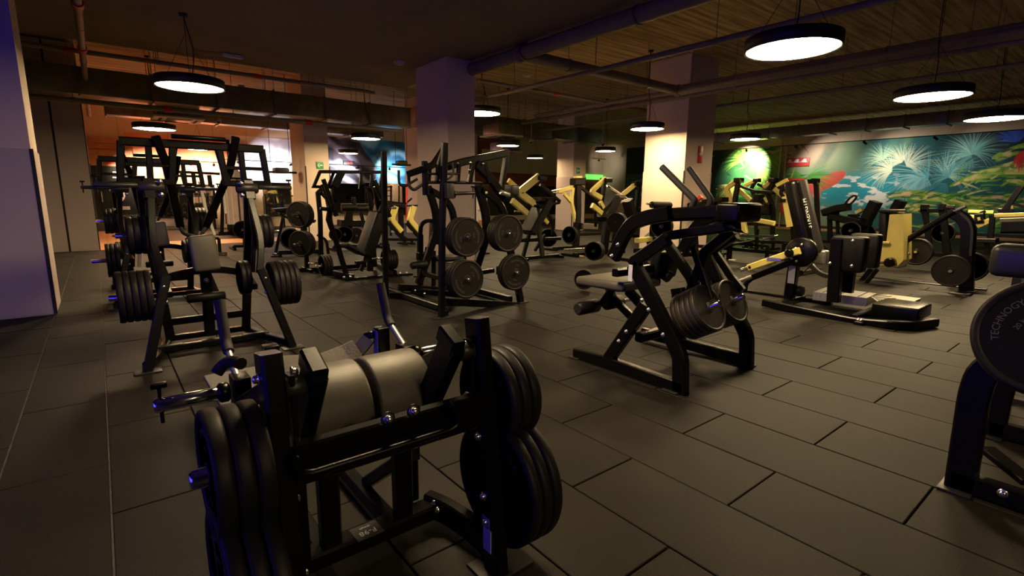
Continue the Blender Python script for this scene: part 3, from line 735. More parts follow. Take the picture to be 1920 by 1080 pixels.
# openings and headers right of the middle column
far_panel('wall_panel', 'beige header wall above the doorways right of the middle column', 903, 1165, 300, 322, 'beigewall', .12)
far_panel('wall_panel', 'dark rust red wall seen through the far doorways', 880, 1150, 322, 345, 'redwall', .06)
far_panel('wall_panel', 'rust red upper wall above the header beside the middle column', 898, 975, 262, 322, 'redwall', .09)
far_panel('wall_panel', 'flat dark panel imitating the dim gym area beyond the far doorways', 880, 1150, 345, 405, 'darkglass', .05)  # flat dark glass whose colour stands for the dimness beyond the doorways
far_panel('wall_panel', 'pale door post at the right end of the far doorways', 1155, 1170, 300, 405, 'beigewall', .25)
t, a, b = far_panel('light_strip', 'glowing green strip in the far doorway', 1094, 1131, 328, 336, 'ledgreen', .05, cat='light strip', yy=YB-.14)
# black wall with a teal print left of the bright column
pa = P(1170, 400, 'x', XR-.05); pb = P(1212, 400, 'x', XR-.05)
t = thing('wall_panel', 'black wall section left of the bright column', 'wall panel', (XR, pb.y, 0))
qbox(XR-.06, XR-.012, pb.y-1.5, pa.y, 0, 4.3).build('panel', 'blackwall', t)
za = P(1190, 390, 'x', XR-.08).z; zb = P(1190, 326, 'x', XR-.08).z
mural('mural', 'small dark teal leaf print on the black wall', lambda A, Z: blend(np.ones(A.shape+(3,))*lin('#3c5a58'), np.clip((fbm(A*.6+Z, Z*3, 2.4, 5)-.5)*6, 0, 1), lin('#8fa79c')), pb.y, pa.y-.1, max(za, .5), zb, 'x', XR-.07, 60, 60)

# ---------------------------------------------------------------- signs
def sign(label, c, n, w, h, m, text=None, tm='white', th=None, arrow=None, parent=None):
    n = nv(n); up = V((0, 0, 1)); x = up.cross(n).normalized()
    t = thing('sign', label, 'sign', c, 'wall signs')
    MB().box(c, (w, h, .02), (x, up, n), .002).build('plate', m, t)
    if text: facing_text('lettering', text, V(c)+n*.012, th or h*.5, n, tm, t, ext=.001, maxw=w*.9)
    if arrow:
        mb = MB(); s = h*.32
        def poly(pts):
            f = [V(c)+n*.014+x*a+up*b for a, b in pts]; mb.add(f, [tuple(range(len(f)))])
        poly([(s*1.1*arrow, -s*.25), (s*1.1*arrow, s*.25), (-s*.3*arrow, s*.25), (-s*.3*arrow, -s*.25)])
        poly([(-s*.1*arrow, s*.95), (-s*.55*arrow, s*.95), (-s*1.25*arrow, 0), (-s*.8*arrow, 0)]); poly([(-s*1.25*arrow, 0), (-s*.55*arrow, -s*.95), (-s*.1*arrow, -s*.95), (-s*.8*arrow, 0)])
        mb.build('arrow', 'white', t)
    return t
q = P(600, 310, 'y', D[2]-.02); sign('green sign with a white left arrow on the slim column', q, (0, -1, 0), .19, .19, 'green', arrow=1)
q = P(1084, 320, 'y', G_[2]-.02); sign('small green exit sign on the far column', q, (0, -1, 0), .17, .22, 'green', arrow=1)
q = P(1313, 290, 'y', Fc[2]-.02); t = sign('red extinguisher sign on the bright column', q, (0, -1, 0), .17, .40, 'red', 'EXTINTOR', th=.05)
MB().lathe(q+V((0, -.012, .02)), 'y', [(.03, -.004), (.03, .0)], 10).build('pictogram', 'white', t)
MB().box(q+V((0, -.013, .05)), (.035, .005, .16)).build('pictogram', 'white', t)
q = P(1495, 304, 'x', XR-.05); t = sign('red fire equipment sign with white pictograms on the mural wall', q, (-1, 0, 0), 1.05, .38, 'red', 'EXTINTOR  ALARMA  BIE', th=.08)
for k in (-.33, 0, .33):
    MB().box(q+V((-.012, k, .06)), (.006, .13, .15)).build('pictogram', 'white', t); MB().box(q+V((-.014, k+.1, .04)), (.006, .04, .1)).build('pictogram', 'white', t)
q = P(219, 301, 'y', YB-.16); sign('red exit sign above the black door', q, (0, -1, 0), .62, .24, 'red', 'SALIDA', th=.12)
q = P(1168, 303, 'y', YB-.28); sign('small dark red sign right of the far header wall', q, (0, -1, 0), .55, .35, 'red', 'SALIDA', th=.1)
q = P(654, 306, 'y', YB-.05); t = thing('digital_clock', 'red LED clock on the dark mural', 'clock', q); MB().box(q, (.5, .05, .16), ch=.01).build('case', 'lamp_body', t); facing_text('digits', '12:40', q-V((0, .03, 0)), .15, (0, -1, 0), 'digits', t)
# poster behind the middle column
q = P(904, 410, 'y', 9.6); t = thing('poster_stand', 'white poster with orange panels beside the middle column', 'poster', (q.x, 9.6, 0))
qbox(q.x-.14, q.x+.14, 9.6, 9.63, .25, 1.45).build('board', 'white', t); qbox(q.x-.10, q.x+.10, 9.592, 9.6, .35, .55).build('orange_panel', 'woodfloor', t); qbox(q.x-.10, q.x+.10, 9.592, 9.6, .65, .78).build('orange_panel', 'woodfloor', t)
facing_text('lettering', 'NUEVO', (q.x, 9.59, 1.0), .07, (0, -1, 0), 'sticker_blue', t); qbox(q.x-.15, q.x+.15, 9.5, 9.75, 0, .03).build('base', 'metal', t); qbox(q.x-.02, q.x+.02, 9.6, 9.64, .03, .25).build('post', 'metal', t)

q0 = P(1462, 398, 'x', XR-.2); q1 = P(1509, 334, 'x', XR-.2)
t = thing('fire_hose_cabinet', 'red fire hose cabinet on the mural wall below the pictogram sign', 'cabinet', (XR, q1.y, max(.3, q0.z)))
qbox(XR-.22, XR-.02, q1.y, q0.y, max(.3, q0.z), q1.z).build('body', 'red', t); qbox(XR-.235, XR-.22, q1.y+.05, q0.y-.05, max(.3, q0.z)+.05, q1.z-.05).build('door', 'red', t); qbox(XR-.25, XR-.235, q1.y+.1, q1.y+.13, 1.0, 1.2).build('handle', 'chrome', t)
for k_, px_ in enumerate((1460, 1470)):
    q = P(px_, 330, 'x', XR-.1); t = thing('wall_pipe', ('left' if k_ == 0 else 'right')+' one of two pale vertical pipes on the mural wall', 'pipe', (q.x, q.y, 0)); MB().cyl((q.x, q.y, .0), (q.x, q.y, 4.3), .035, 10).build('pipe_run', 'beigewall', t)
    for z_ in (1.5, 3.0): MB().box((q.x+.03, q.y, z_), (.09, .1, .03)).build('bracket', 'galv', t)
# ---------------------------------------------------------------- track lights
def track(label, a, b, heads, aims, power, col=(1, .93, .8), axis='x', spot=1.7):
    t = thing('track_light', label, 'track light', a, 'track lights')
    MB().box((V(a)+V(b))/2, ((V(b)-V(a)).length, .035, .03), ((V(b)-V(a)).normalized(), (V(b)-V(a)).normalized().cross(V((0, 0, 1))), V((0, 0, 1)))).build('rail', 'lamp_body', t)
    for k in (.1, .5, .9): c = V(a)+(V(b)-V(a))*k; MB().cyl(c, V((c.x, c.y, ZC)), .004, 5).build('hanger_wire', 'lamp_body', t)
    for hi, (h, g) in enumerate(zip(heads, aims)):
        h = V(h); d = (V(g)-h).normalized(); c = h+V((0, 0, -.09))
        MB().cyl(h, c, .012, 8).build('stem', 'lamp_body', t)
        MB().lathe(c-d*.09, d, [(.02, 0), (.045, .02), (.045, .19), (.038, .19), (.036, .17), (0, .17)], 16).build('spot_head', 'lamp_body', t)
        if power:
            l = bpy.data.lights.new('spot', 'SPOT'); l.energy = power[hi] if isinstance(power, list) else power; l.color = col; l.spot_size = spot[hi] if isinstance(spot, list) else spot; l.spot_blend = 1.0; l.shadow_soft_size = .03
            o = bpy.data.objects.new('spot_lamp', l); SC.collection.objects.link(o); o.location = c+d*.115; o.rotation_euler = d.to_track_quat('-Z', 'Y').to_euler()
tx = 24.3; tz = P(1493, 272, 'x', tx).z
hp = [P(1493, 272, 'x', tx), P(1622, 262, 'x', tx), P(1755, 250, 'x', tx), P(1400, 280, 'x', tx)]
aim = [P(1560, 325, 'x', XR), P(1690, 320, 'x', XR), P(1850, 320, 'x', XR), P(1407, 308, 'x', XR)]
for h in hp: h.z = tz
track('black track with spotlights in front of the jungle mural', (tx, 1.5, tz), (tx, 14.3, tz), hp, aim, [230, 170, 70, 2600], spot=[2.2, 2.2, 2.0, 1.35])
hq = [P(448, 300, 'y', YB-1.2), P(545, 303, 'y', YB-1.2), P(730, 303, 'y', YB-1.2), P(670, 300, 'y', YB-1.2)]
for h in hq: h.z = hq[0].z
track('black track with spotlights before the marbled murals', (hq[0].x-.5, YB-1.2, hq[0].z), (hq[2].x+1.5, YB-1.2, hq[0].z), hq,
      [P(520, 315, 'y', YB), P(530, 318, 'y', YB), P(735, 325, 'y', YB), P(640, 318, 'y', YB)], 420, (.95, .95, 1))
hr = [P(231, 297, 'y', YB-1.2), P(270, 297, 'y', YB-1.2), P(355, 300, 'y', YB-1.2), P(400, 300, 'y', YB-1.2)]
for h in hr: h.z = hr[0].z
track('black track with spotlights before the orange mural', (hr[0].x-.4, YB-1.2, hr[0].z), (hr[3].x+.4, YB-1.2, hr[0].z), hr, [P(260, 325, 'y', YB), P(300, 318, 'y', YB), P(370, 318, 'y', YB), P(400, 322, 'y', YB)], 450, (1, .72, .55))
hs = [P(1123, 298, 'y', YB-1.5)]
track('short black track with one spotlight at the far header wall', hs[0]+V((-.6, 0, 0)), hs[0]+V((.6, 0, 0)), hs, [P(1150, 312, 'y', YB)], 60)

# ================================================================ MACHINES
# ---- foreground: plate-loaded kneeling / hip machine
def hip_machine():
    m = Mach('glute_machine', 'black plate-loaded machine with two rounded grey back cushions in the foreground', origin=(.65, 1.66, 0))
    X = ('x', .635)
    m.bar('upright', [(.965, 1.275, .012), (.965, 1.395, .905)], .085, .055, n='x', mirror=X)
    for z, y in ((.80, 1.387), (.50, 1.345), (.29, 1.315), (.20, 1.302)):
        m.bolt((.937, y, z), (-1, 0, 0), .011); m.bolt((.333, y, z), (1, 0, 0), .011)
    m.bolt((.277, 1.365, .66), (-1, 0, 0), .011); m.bolt((.277, 1.39, .84), (-1, 0, 0), .012)
    m.foot((1.0, 1.30, 0), .2, .14, mirror=X)
    m.bar('cross_beam', [(.333, 1.335, .605), (.937, 1.335, .605)], .115, .045, n='y')
    for px, py in ((727, 785), (775, 770)):
        q = P(px, py, 'y', 1.312)
        m._out('washer', lambda a, b: MB().lathe(a[0], (0, -1, 0), [(.022, 0), (.022, .003), (.012, .004)], 18), [q], 'metal2', None); m.bolt(q-V((0, .003, 0)), (0, -1, 0), .0125)
    pl = ('y', 1.28)
    m.tube('bent_handle_bar', [(551, 862), (556, 885), (580, 889), (845, 806), (862, 792), (856, 772), (838, 756)], .0115, pl=pl, fl=.03, k=12)
    m.tube('handle_bracket', [(551, 862), (.37, 1.335, .62)], .0115, pl=pl); m.tube('handle_bracket', [(838, 756), (.86, 1.335, .62)], .0115, pl=pl)
    # levers hanging from the top pivots
    m.bar('swing_arm', [(.855, 1.37, .845), (.855, 1.60, .50)], .10, .045, n='x', mirror=X)
    m.bar('arm_head', [(.855, 1.345, .825), (.855, 1.43, .865)], .06, .05, n='x', mirror=X)
    m.cylp('pivot_bearing', (.88, 1.385, .80), (.94, 1.385, .80), .032, mirror=X, mt='metal2')
    m.bar('link_plate', [(.92, 1.385, .84), (.92, 1.37, .60)], .055, .014, n='x', mirror=X)
    m.bolt((.912, 1.372, .64), (-1, 0, 0), .014); m.bolt((.912, 1.385, .82), (-1, 0, 0), .011); m.bolt((.358, 1.372, .64), (1, 0, 0), .014); m.bolt((.358, 1.39, .84), (1, 0, 0), .013); m.bolt((.358, 1.43, .80), (1, 0, 0), .012)
    # cushions: half-round, one left, one right
    def cushion(x0, x1):
        yc, zc, r = 1.70, .575, .162; prof = []
        for i in range(23):
            a = math.radians(-28+i*(182+28)/22*1.0); prof.append((yc-r*math.cos(a), zc+r*math.sin(a)))
        prof += [(yc+.05, zc-.045), (yc-.06, zc-.07)]
        bm = bmesh.new(); A = [bm.verts.new((x0, y, z)) for y, z in prof]; B = [bm.verts.new((x1, y, z)) for y, z in prof]; n = len(prof)
        for i in range(n): bm.faces.new((A[i], B[i], B[(i+1) % n], A[(i+1) % n]))
        f1 = bm.faces.new(A[::-1]); f2 = bm.faces.new(B)
        ed = list(f1.edges)+list(f2.edges)
        bmesh.ops.recalc_face_normals(bm, faces=bm.faces[:])
        bmesh.ops.bevel(bm, geom=ed, offset=.012, segments=3, profile=.5, affect='EDGES')
        bm.verts.index_update(); mb = MB(); mb.add([v.co.copy() for v in bm.verts], [tuple(v.index for v in f.verts) for f in bm.faces], True); bm.free()
        return mb.build('cushion', 'vinyl', m.root)
    cushion(.445, .655); cushion(.675, .885)
    m.bar('cushion_plate', [(.45, 1.69, .50), (.885, 1.69, .50)], .04, .14, n='y')
    m.box('side_post', (.405, 1.62, .37), (.05, .08, .56), ch=.006)
    m.bar('pad_post', [(.52, 1.66, .08), (.52, 1.66, .57)], .07, .05, n='y'); m.bar('pad_post', [(.80, 1.66, .08), (.80, 1.66, .57)], .07, .05, n='y')
    m.bar('diagonal_brace', [(.80, 1.69, .30), (.80, 2.0, .07)], .05, .05, n='x'); m.box('stop_block', (.90, 1.78, .30), (.05, .07, .11), 'metal2'); m.bar('stop_post', [(.90, 1.78, .06), (.90, 1.78, .26)], .05, .04, n='y')
    b = m.bar('base_bar', [(.33, 1.66, .07), (.935, 1.66, .07)], .062, .085, n='y')
    q = P(688, 995, 'z', .1015); lab = MB().box(q, (.10, .085, .0012)).build('model_label', 'metal2', b); lab.location = (0, 0, 0)
    facing_text('lettering', 'F-98', q+V((0, -.008, .001)), .036, (0, 0, 1), 'white', m.root, up=V((0, -1, 0)), ext=.0004)
    facing_text('lettering', 'strength', q+V((0, .022, .001)), .012, (0, 0, 1), 'white', m.root, up=V((0, -1, 0)), ext=.0004)
    for x in (.365, .925):
        m.bolt((x, 1.612, .085), (0, -1, 0), .011); m.bolt((x, 1.64, .102), (0, 0, 1), .010)
    m.bar('foot_arm', fillet([(.93, 1.70, .07), (.965, 1.60, .07), (.99, 1.45, .065), (.985, 1.30, .06)], .08), .05, .10, n='z', mirror=X)
    m.box('barcode_label', (.9355, 1.293, .135), (.002, .045, .085), 'sticker', ch=0); m.box('barcode_label', (.9352, 1.301, .20), (.002, .04, .04), 'sticker_blue', ch=0)
    # pegs and plates
    for sx in (1, -1):
        f = lambda x: .635+sx*x
        m.peg((f(.345), 1.40, .61), (sx, 0, 0), .185, .025); m.peg((f(.345), 1.345, .30), (sx, 0, 0), .185, .025)
        m.cylp('peg_collar', (f(.345), 1.40, .61), (f(.365), 1.40, .61), .05); m.cylp('peg_collar', (f(.345), 1.345, .30), (f(.365), 1.345, .30), .05)
        sd = 'right' if sx > 0 else 'left'
        plates((f(.385), 1.40, .61), (sx, 0, 0), 3, .168, 'upper %s peg of the foreground cushion machine' % sd, t=.043)
        plates((f(.385), 1.345, .30), (sx, 0, 0), 3, .228, 'lower %s peg of the foreground cushion machine' % sd, t=.043)
    # loading arm carriage behind the cushions
    m.box('arm_block', (.95, 1.90, .61), (.055, .085, .17), mirror=X); m.bar('arm_rail', [(.965, 1.86, .60), (.93, 1.45, .80)], .05, .035, n='x', mirror=X)
    m.cylp('peg_socket', (.985, 1.90, .645), (1.02, 1.90, .645), .034, mirror=X)
    m.peg((1.0, 1.90, .645), (1, 0, .0), .20, .0235, mirror=X, clip=True)
    m.tube('handle', [(.955, 1.92, .68), (.955, 2.05, .75)], .0125, mirror=X, mt='steel'); m.tube('handle_grip', [(.955, 2.04, .745), (.955, 2.08, .77), (.955, 2.14, .92)], .019, mt='grip', mirror=X, fl=.03, k=14)
    m.box('side_plate', (.845, 1.90, .70), (.05, .05, .17), mirror=X)
    m.box('instruction_label', (.8185, 1.90, .715), (.002, .04, .12), 'sticker_blue', ch=0)
    m.tube('rubber_hook', [P(452, 682, 'y', 1.8), P(438, 676, 'y', 1.85), P(418, 683, 'y', 1.9), P(406, 700, 'y', 1.9)], .02, mt='rubber', fl=.04)
    s1 = [P(*q) for q in ((520, 692, 'y', 1.86), (570, 688, 'y', 1.87), (610, 684, 'y', 1.88), (650, 668, 'y', 1.9), (672, 657, 'y', 1.9))]
    m.bar('belt', s1, .095, .018, n=(0, -.75, .65), mt='strap'); m.bar('webbing', [s1[-1], P(690, 634, 'y', 1.9)], .05, .006, n=(0, -.75, .65), mt='strap')
    m.cylp('belt_roller', P(684, 630, 'y', 1.93), P(700, 627, 'y', 1.9), .016)
    m.tube('belt_wire', [s1[-1]+V((0, 0, -.04)), P(702, 640, 'y', 1.9)], .003, k=5)
    # frame rails and treaded platform
    m.bar('rail', [(.50, 1.70, .05), (.50, 3.1, .05)], .05, .06, n='x', mirror=X)
    c = [P(385, 703, 'z', .28), P(425, 790, 'z', .28)]
    y2, y1 = c[0].y, c[1].y; x0 = .5*(c[0].x+c[1].x)
    pf = m.box('foot_platform', (.65, (y1+y2)/2, .268), (2*(.65-x0), y2-y1, .024), 'tread', ch=.008)
    for yy in (y1+.08, y2-.08): m.bar('platform_leg', [(.50, yy, .04), (.50, yy, .26)], .05, .05, n='y', mirror=X)
    m.bar('platform_cross_bar', [(.45, y1+.08, .05), (.85, y1+.08, .05)], .05, .05, n='y')
    return m
hip_machine()

# ---- tall chest/back machine at the left, and the same type behind it
def tall_machine(off, label, where, npl=(5, 3), far=False, second=False):
    m = Mach('chest_press_machine', label, origin=(.66, 4.9, 0), off=off, group='tall plate-loaded machines at the left')
    X = ('x', .675)
    m.bar('outer_leg', [(1.19, 4.52, .012), (1.005, 4.62, .70)], .065, .05, n='y', mirror=X)
    m.foot((1.19, 4.52, 0), .17, .11, mirror=X)
    m.bar('side_post', fillet([(1.00, 4.66, .66), P(491, 453, 'y', 4.75), P(476, 396, 'y', 4.85), P(462, 345, 'y', 4.95)], .2), .05, .035, n='y', mirror=X)
    m.bar('upright', [(.975, 5.26, .05), P(466, 428, 'y', 5.2), P(464, 335, 'y', 5.15)], .07, .055, n='y', mirror=X)
    m.bar('base_side', [(.985, 5.34, .04), (1.05, 5.0, .04), (1.19, 4.56, .04)], .06, .06, n='z', mirror=X)
    m.bar('inner_brace', [(.985, 4.80, .52), (1.0, 5.22, .60)], .05, .05, n='x', mirror=X)
    m.bar('foot_bar', [(.25, 4.94, .05), (1.10, 4.94, .05)], .05, .06, n='y')
    for a in (-.33, -.02, .3): m.box('tread_strip', (.675+a, 4.94, .078), (.17, .05, .004), 'metal2', ch=0)
    m.bar('foot_bar', [(.38, 5.30, .05), (.97, 5.30, .05)], .05, .06, n='y'); m.bar('cross_bar', [(.39, 5.28, .20), (.96, 5.28, .20)], .06, .05, n='y')
    m.bar('seat_bar', fillet([(.39, 5.22, .60), (.55, 5.20, .645), (.80, 5.20, .645), (.96, 5.22, .60)], .1), .06, .05, n='y')
    m.bar('middle_post', [(.675, 5.25, .04), (.675, 5.18, .66)], .085, .06, n='y'); m.bar('scale_strip', [(.675, 5.205, .32), (.675, 5.175, .55)], .012, .012, n='y', mt='sticker')
    m.cylp('leg_roller', (.50, 5.02, .435), (.79, 5.02, .435), .038, 'vinyl_dark'); m.bar('roller_bracket', [(.66, 5.22, .40), (.66, 5.03, .42)], .04, .05, n='x')
    m.bolt((.675, 5.15, .56), (0, -1, 0), .017)
    m.pad('chest_pad', (.675, 5.03, .655), (.655, 5.06, .965), .205, .075, (0, -1, .1), 'vinyl', ch=.03); m.bar('pad_bracket', [(.675, 5.18, .60), (.675, 5.12, .85)], .06, .04, n='x')
    # rocking arms converging over the seat
    A = [P(386, 424, 'y', 5.30), P(430, 322, 'y', 5.05), P(442, 258, 'y', 4.9)]
    m.bar('rocking_arm', A, .06, .05, n='y'); A2 = [P(338, 424, 'y', 5.25), P(310, 303, 'y', 5.0), P(292, 257, 'y', 4.9)]; m.bar('rocking_arm', A2, .06, .05, n='y')
    m.tube('arm_handle', [A2[0], A2[0]+V((.01, -.05, -.06)), A2[0]+V((.12, -.14, -.10))], .016, mt='grip', fl=.03)
    m.tube('arm_handle', [A[0], A[0]+V((-.03, -.03, -.05)), A[0]+V((-.10, -.14, -.12))], .016, mt='grip', fl=.03)
    m.bar('arm_brace', [P(424, 336, 'y', 5.05), P(408, 278, 'y', 5.0)], .05, .05, n='y', mirror=X)
    m.bar('top_bar', [(.17, 5.0, 1.70), (1.18, 5.0, 1.70)], .065, .06, n='y'); m.cylp('round_top_bar', (.50, 4.93, 1.755), (.88, 4.93, 1.755), .018)
    m.bar('box_frame', [(1.17, 5.0, 1.70), (1.20, 5.0, 1.405), (.87, 5.0, 1.40), (.84, 5.0, 1.68)], .05, .05, n='y', mirror=X)
    m.bar('box_divider', [(1.0, 5.0, 1.69), (1.01, 5.0, 1.41)], .045, .045, n='y', mirror=X); m.bar('box_link', [(.85, 5.0, 1.53), (1.19, 5.0, 1.53)], .03, .03, n='y', mirror=X)
    m.bar('pivot_bracket', [(1.03, 4.95, 1.42), (1.03, 4.90, 1.27)], .08, .05, n='y', mirror=X)
    m.cylp('pivot_drum', (.93, 4.93, 1.36), (1.10, 4.93, 1.36), .045, mirror=X, mt='metal2')
    for z in (1.40, 1.30): m.bolt((.96, 4.87, z), (0, -1, 0), .014, mirror=X)
    m.peg((1.10, 4.90, 1.37), (1, 0, 0), .27, .02, mirror=X, clip=True, mt='metal2')
    for z in (.62, .50): m.bolt((1.03, 4.60, z), (0, -1, 0), .014, mirror=X)
    m.bar('weight_lever', [(1.04, 4.98, 1.30), (1.06, 5.03, .95), (1.02, 5.0, .62)], .038, .035, n='x', mirror=X)
    for sx in (1, -1):
        sd = 'right' if sx > 0 else 'left'; f = lambda x: .675+sx*x
        m.peg((f(.42), 4.76, .54), (sx, 0, 0), .27, .024); o = V(off)
        plates(V((f(.445), 4.76, .54))+o, (sx, 0, 0), npl[0], .195, 'lower %s peg of %s' % (sd, where), t=.042, far=far)
        if sx < 0 or not second: plates(V((f(.42), 5.05, .98))+o, (sx, 0, 0), npl[1], .15, 'upper %s peg of %s' % (sd, where), t=.042, far=far)
        m.peg((f(.38), 5.05, .98), (sx, 0, 0), .22, .022)
    plates(V((.675+.25, 5.0, .58))+V(off), (1, 0, 0), 2, .15, 'inner right peg of %s' % where, t=.04, far=far)
    return m
tall_machine((0, 0, 0), 'tall black chest press machine with grey pad at the left, nearer one', 'the nearer tall machine')
tall_machine((-.12, 2.75, 0), 'tall black chest press machine standing behind the nearer one at the left', 'the rear tall machine', (3, 3), far=True)

# ---- plate-loaded incline press left of the middle
def incline():
    m = Mach('shoulder_press_machine', 'black plate-loaded press with dark tilted seat, left of the middle column', origin=(3.3, 8.2, 0))
    X = ('x', 3.22)
    m.bar('base_bar', [(646, 527), (772, 517)], .09, .08, pl=('y', 7.72), n='y'); m.bar('rear_base_bar', [(2.75, 8.9, .05), (3.7, 8.9, .05)], .07, .08, n='y')
    m.bar('base_side', [(3.0, 7.75, .05), (2.8, 8.9, .05)], .07, .08, n='z', mirror=('x', 3.36))
    pl = ('y', 7.95)
    m.bar('front_leg', fillet([(651, 520), (628, 445), (616, 412), (620, 385), (606, 345)], .1), .075, .06, pl=pl); m.bar('front_leg', [(736, 503), (718, 430), (702, 350)], .075, .06, pl=pl)
    m.bar('rear_leg', fillet([(603, 512), (600, 400), (596, 362), (607, 352)], .15), .07, .06, pl=('y', 8.6)); m.bar('rear_leg', fillet([(703, 500), (697, 400), (690, 352)], .1), .07, .06, pl=('y', 8.6))
    m.tube('curved_arm', fillet([(600, 360), (612, 372), (622, 420), (628, 440)], .2), .028, pl=('y', 8.3)); m.tube('curved_arm', fillet([(690, 352), (706, 366), (722, 405), (727, 420)], .2), .028, pl=('y', 8.3))
    pl = ('y', 8.1)
    m.bar('top_bar', [(599, 322), (717, 323)], .05, .06, pl=pl)
    for a in ([(600, 322), (588, 350), (621, 351), (636, 323)], [(717, 323), (712, 352), (675, 351), (678, 323)]): m.bar('box_frame', a, .045, .05, pl=pl)
    m.bar('box_divider', [(626, 323), (615, 350)], .04, .04, pl=pl); m.bar('box_divider', [(697, 323), (695, 351)], .04, .04, pl=pl)
    m.bar('swing_arm', [(606, 336), (631, 405)], .06, .05, pl=('y', 7.8)); m.bar('swing_arm', [(702, 338), (722, 382), (731, 407)], .06, .05, pl=('y', 7.8))
    m.bar('name_plate_arm', [(641, 322), (628, 350)], .11, .03, pl=('y', 8.0)); m.cylp('peg_stub', (601, 391), (626, 394), .03, 'metal', pl=('y', 7.9)); m.peg((600, 391), (1, 0, 0), .14, .02, pl=('y', 7.9)); m.peg((726, 390), (1, 0, 0), .16, .02, pl=('y', 7.9))
    m.pad('seat_back', (682, 480), (710, 398), .34, .20, (-.97, -.05, .3), pl=('y', 8.0), ch=.04); m.pad('seat', (645, 458), (678, 476), .34, .07, (0, 0, 1), pl=('y', 7.95), ch=.03)
    m.pad('head_rest', (708, 402), (716, 375), .26, .10, (-.97, -.05, .3), pl=('y', 8.0), ch=.04)
    m.bar('middle_post', [(694, 508), (694, 440)], .09, .08, pl=('y', 8.1)); m.bar('foot_strut', [(676, 508), (690, 475)], .06, .06, pl=('y', 7.9)); m.box('seat_adjuster', (676, 492), (.16, .1, .05), pl=('y', 7.9))
    m.peg((698, 485), (1, 0, 0), .22, .018, pl=('y', 7.9)); m.peg((578, 494), (1, 0, 0), .25, .018, pl=('y', 8.4))
    where = 'the tilted-seat press'
    plates(P(616, 497, 'y', 8.1), (-1, 0, 0), 3, .17, 'lower left peg of '+where, far=True); plates(P(723, 487, 'y', 8.0), (1, 0, 0), 4, .17, 'lower right peg of '+where, far=True)
    m.peg(P(622, 497, 'y', 8.1), (-1, 0, 0), .25, .02)
    for q in ((645, 520), (657, 519), (750, 513), (762, 512)): m.bolt(q, (0, -1, 0), .016, pl=('y', 7.67))
    # storage tree of plates at its left
    t = Mach('plate_tree', 'black plate tree holding large plates left of the tilted-seat press', cat='plate rack', origin=(2.6, 9.1, 0))
    t.bar('post', [(2.72, 9.1, .02), (2.72, 9.1, 1.15)], .07, .07, n='y'); t.bar('foot', [(2.5, 9.1, .03), (2.95, 9.1, .03)], .06, .06, n='y'); t.bar('foot', [(2.72, 8.85, .03), (2.72, 9.35, .03)], .06, .05, n='x')
    for k, (px, py) in enumerate(((592, 402), (592, 455))):
        q = P(px, py, 'y', 9.0); t.peg(V((2.72, 9.0, q.z)), (-.8, -.6, 0), .34, .02)
        plates(V((2.66, 8.98, q.z)), (-.8, -.6, 0), 3, .225, '%s peg of the plate tree by the slim column' % ('upper' if k == 0 else 'lower'), t=.045, far=True)
incline()

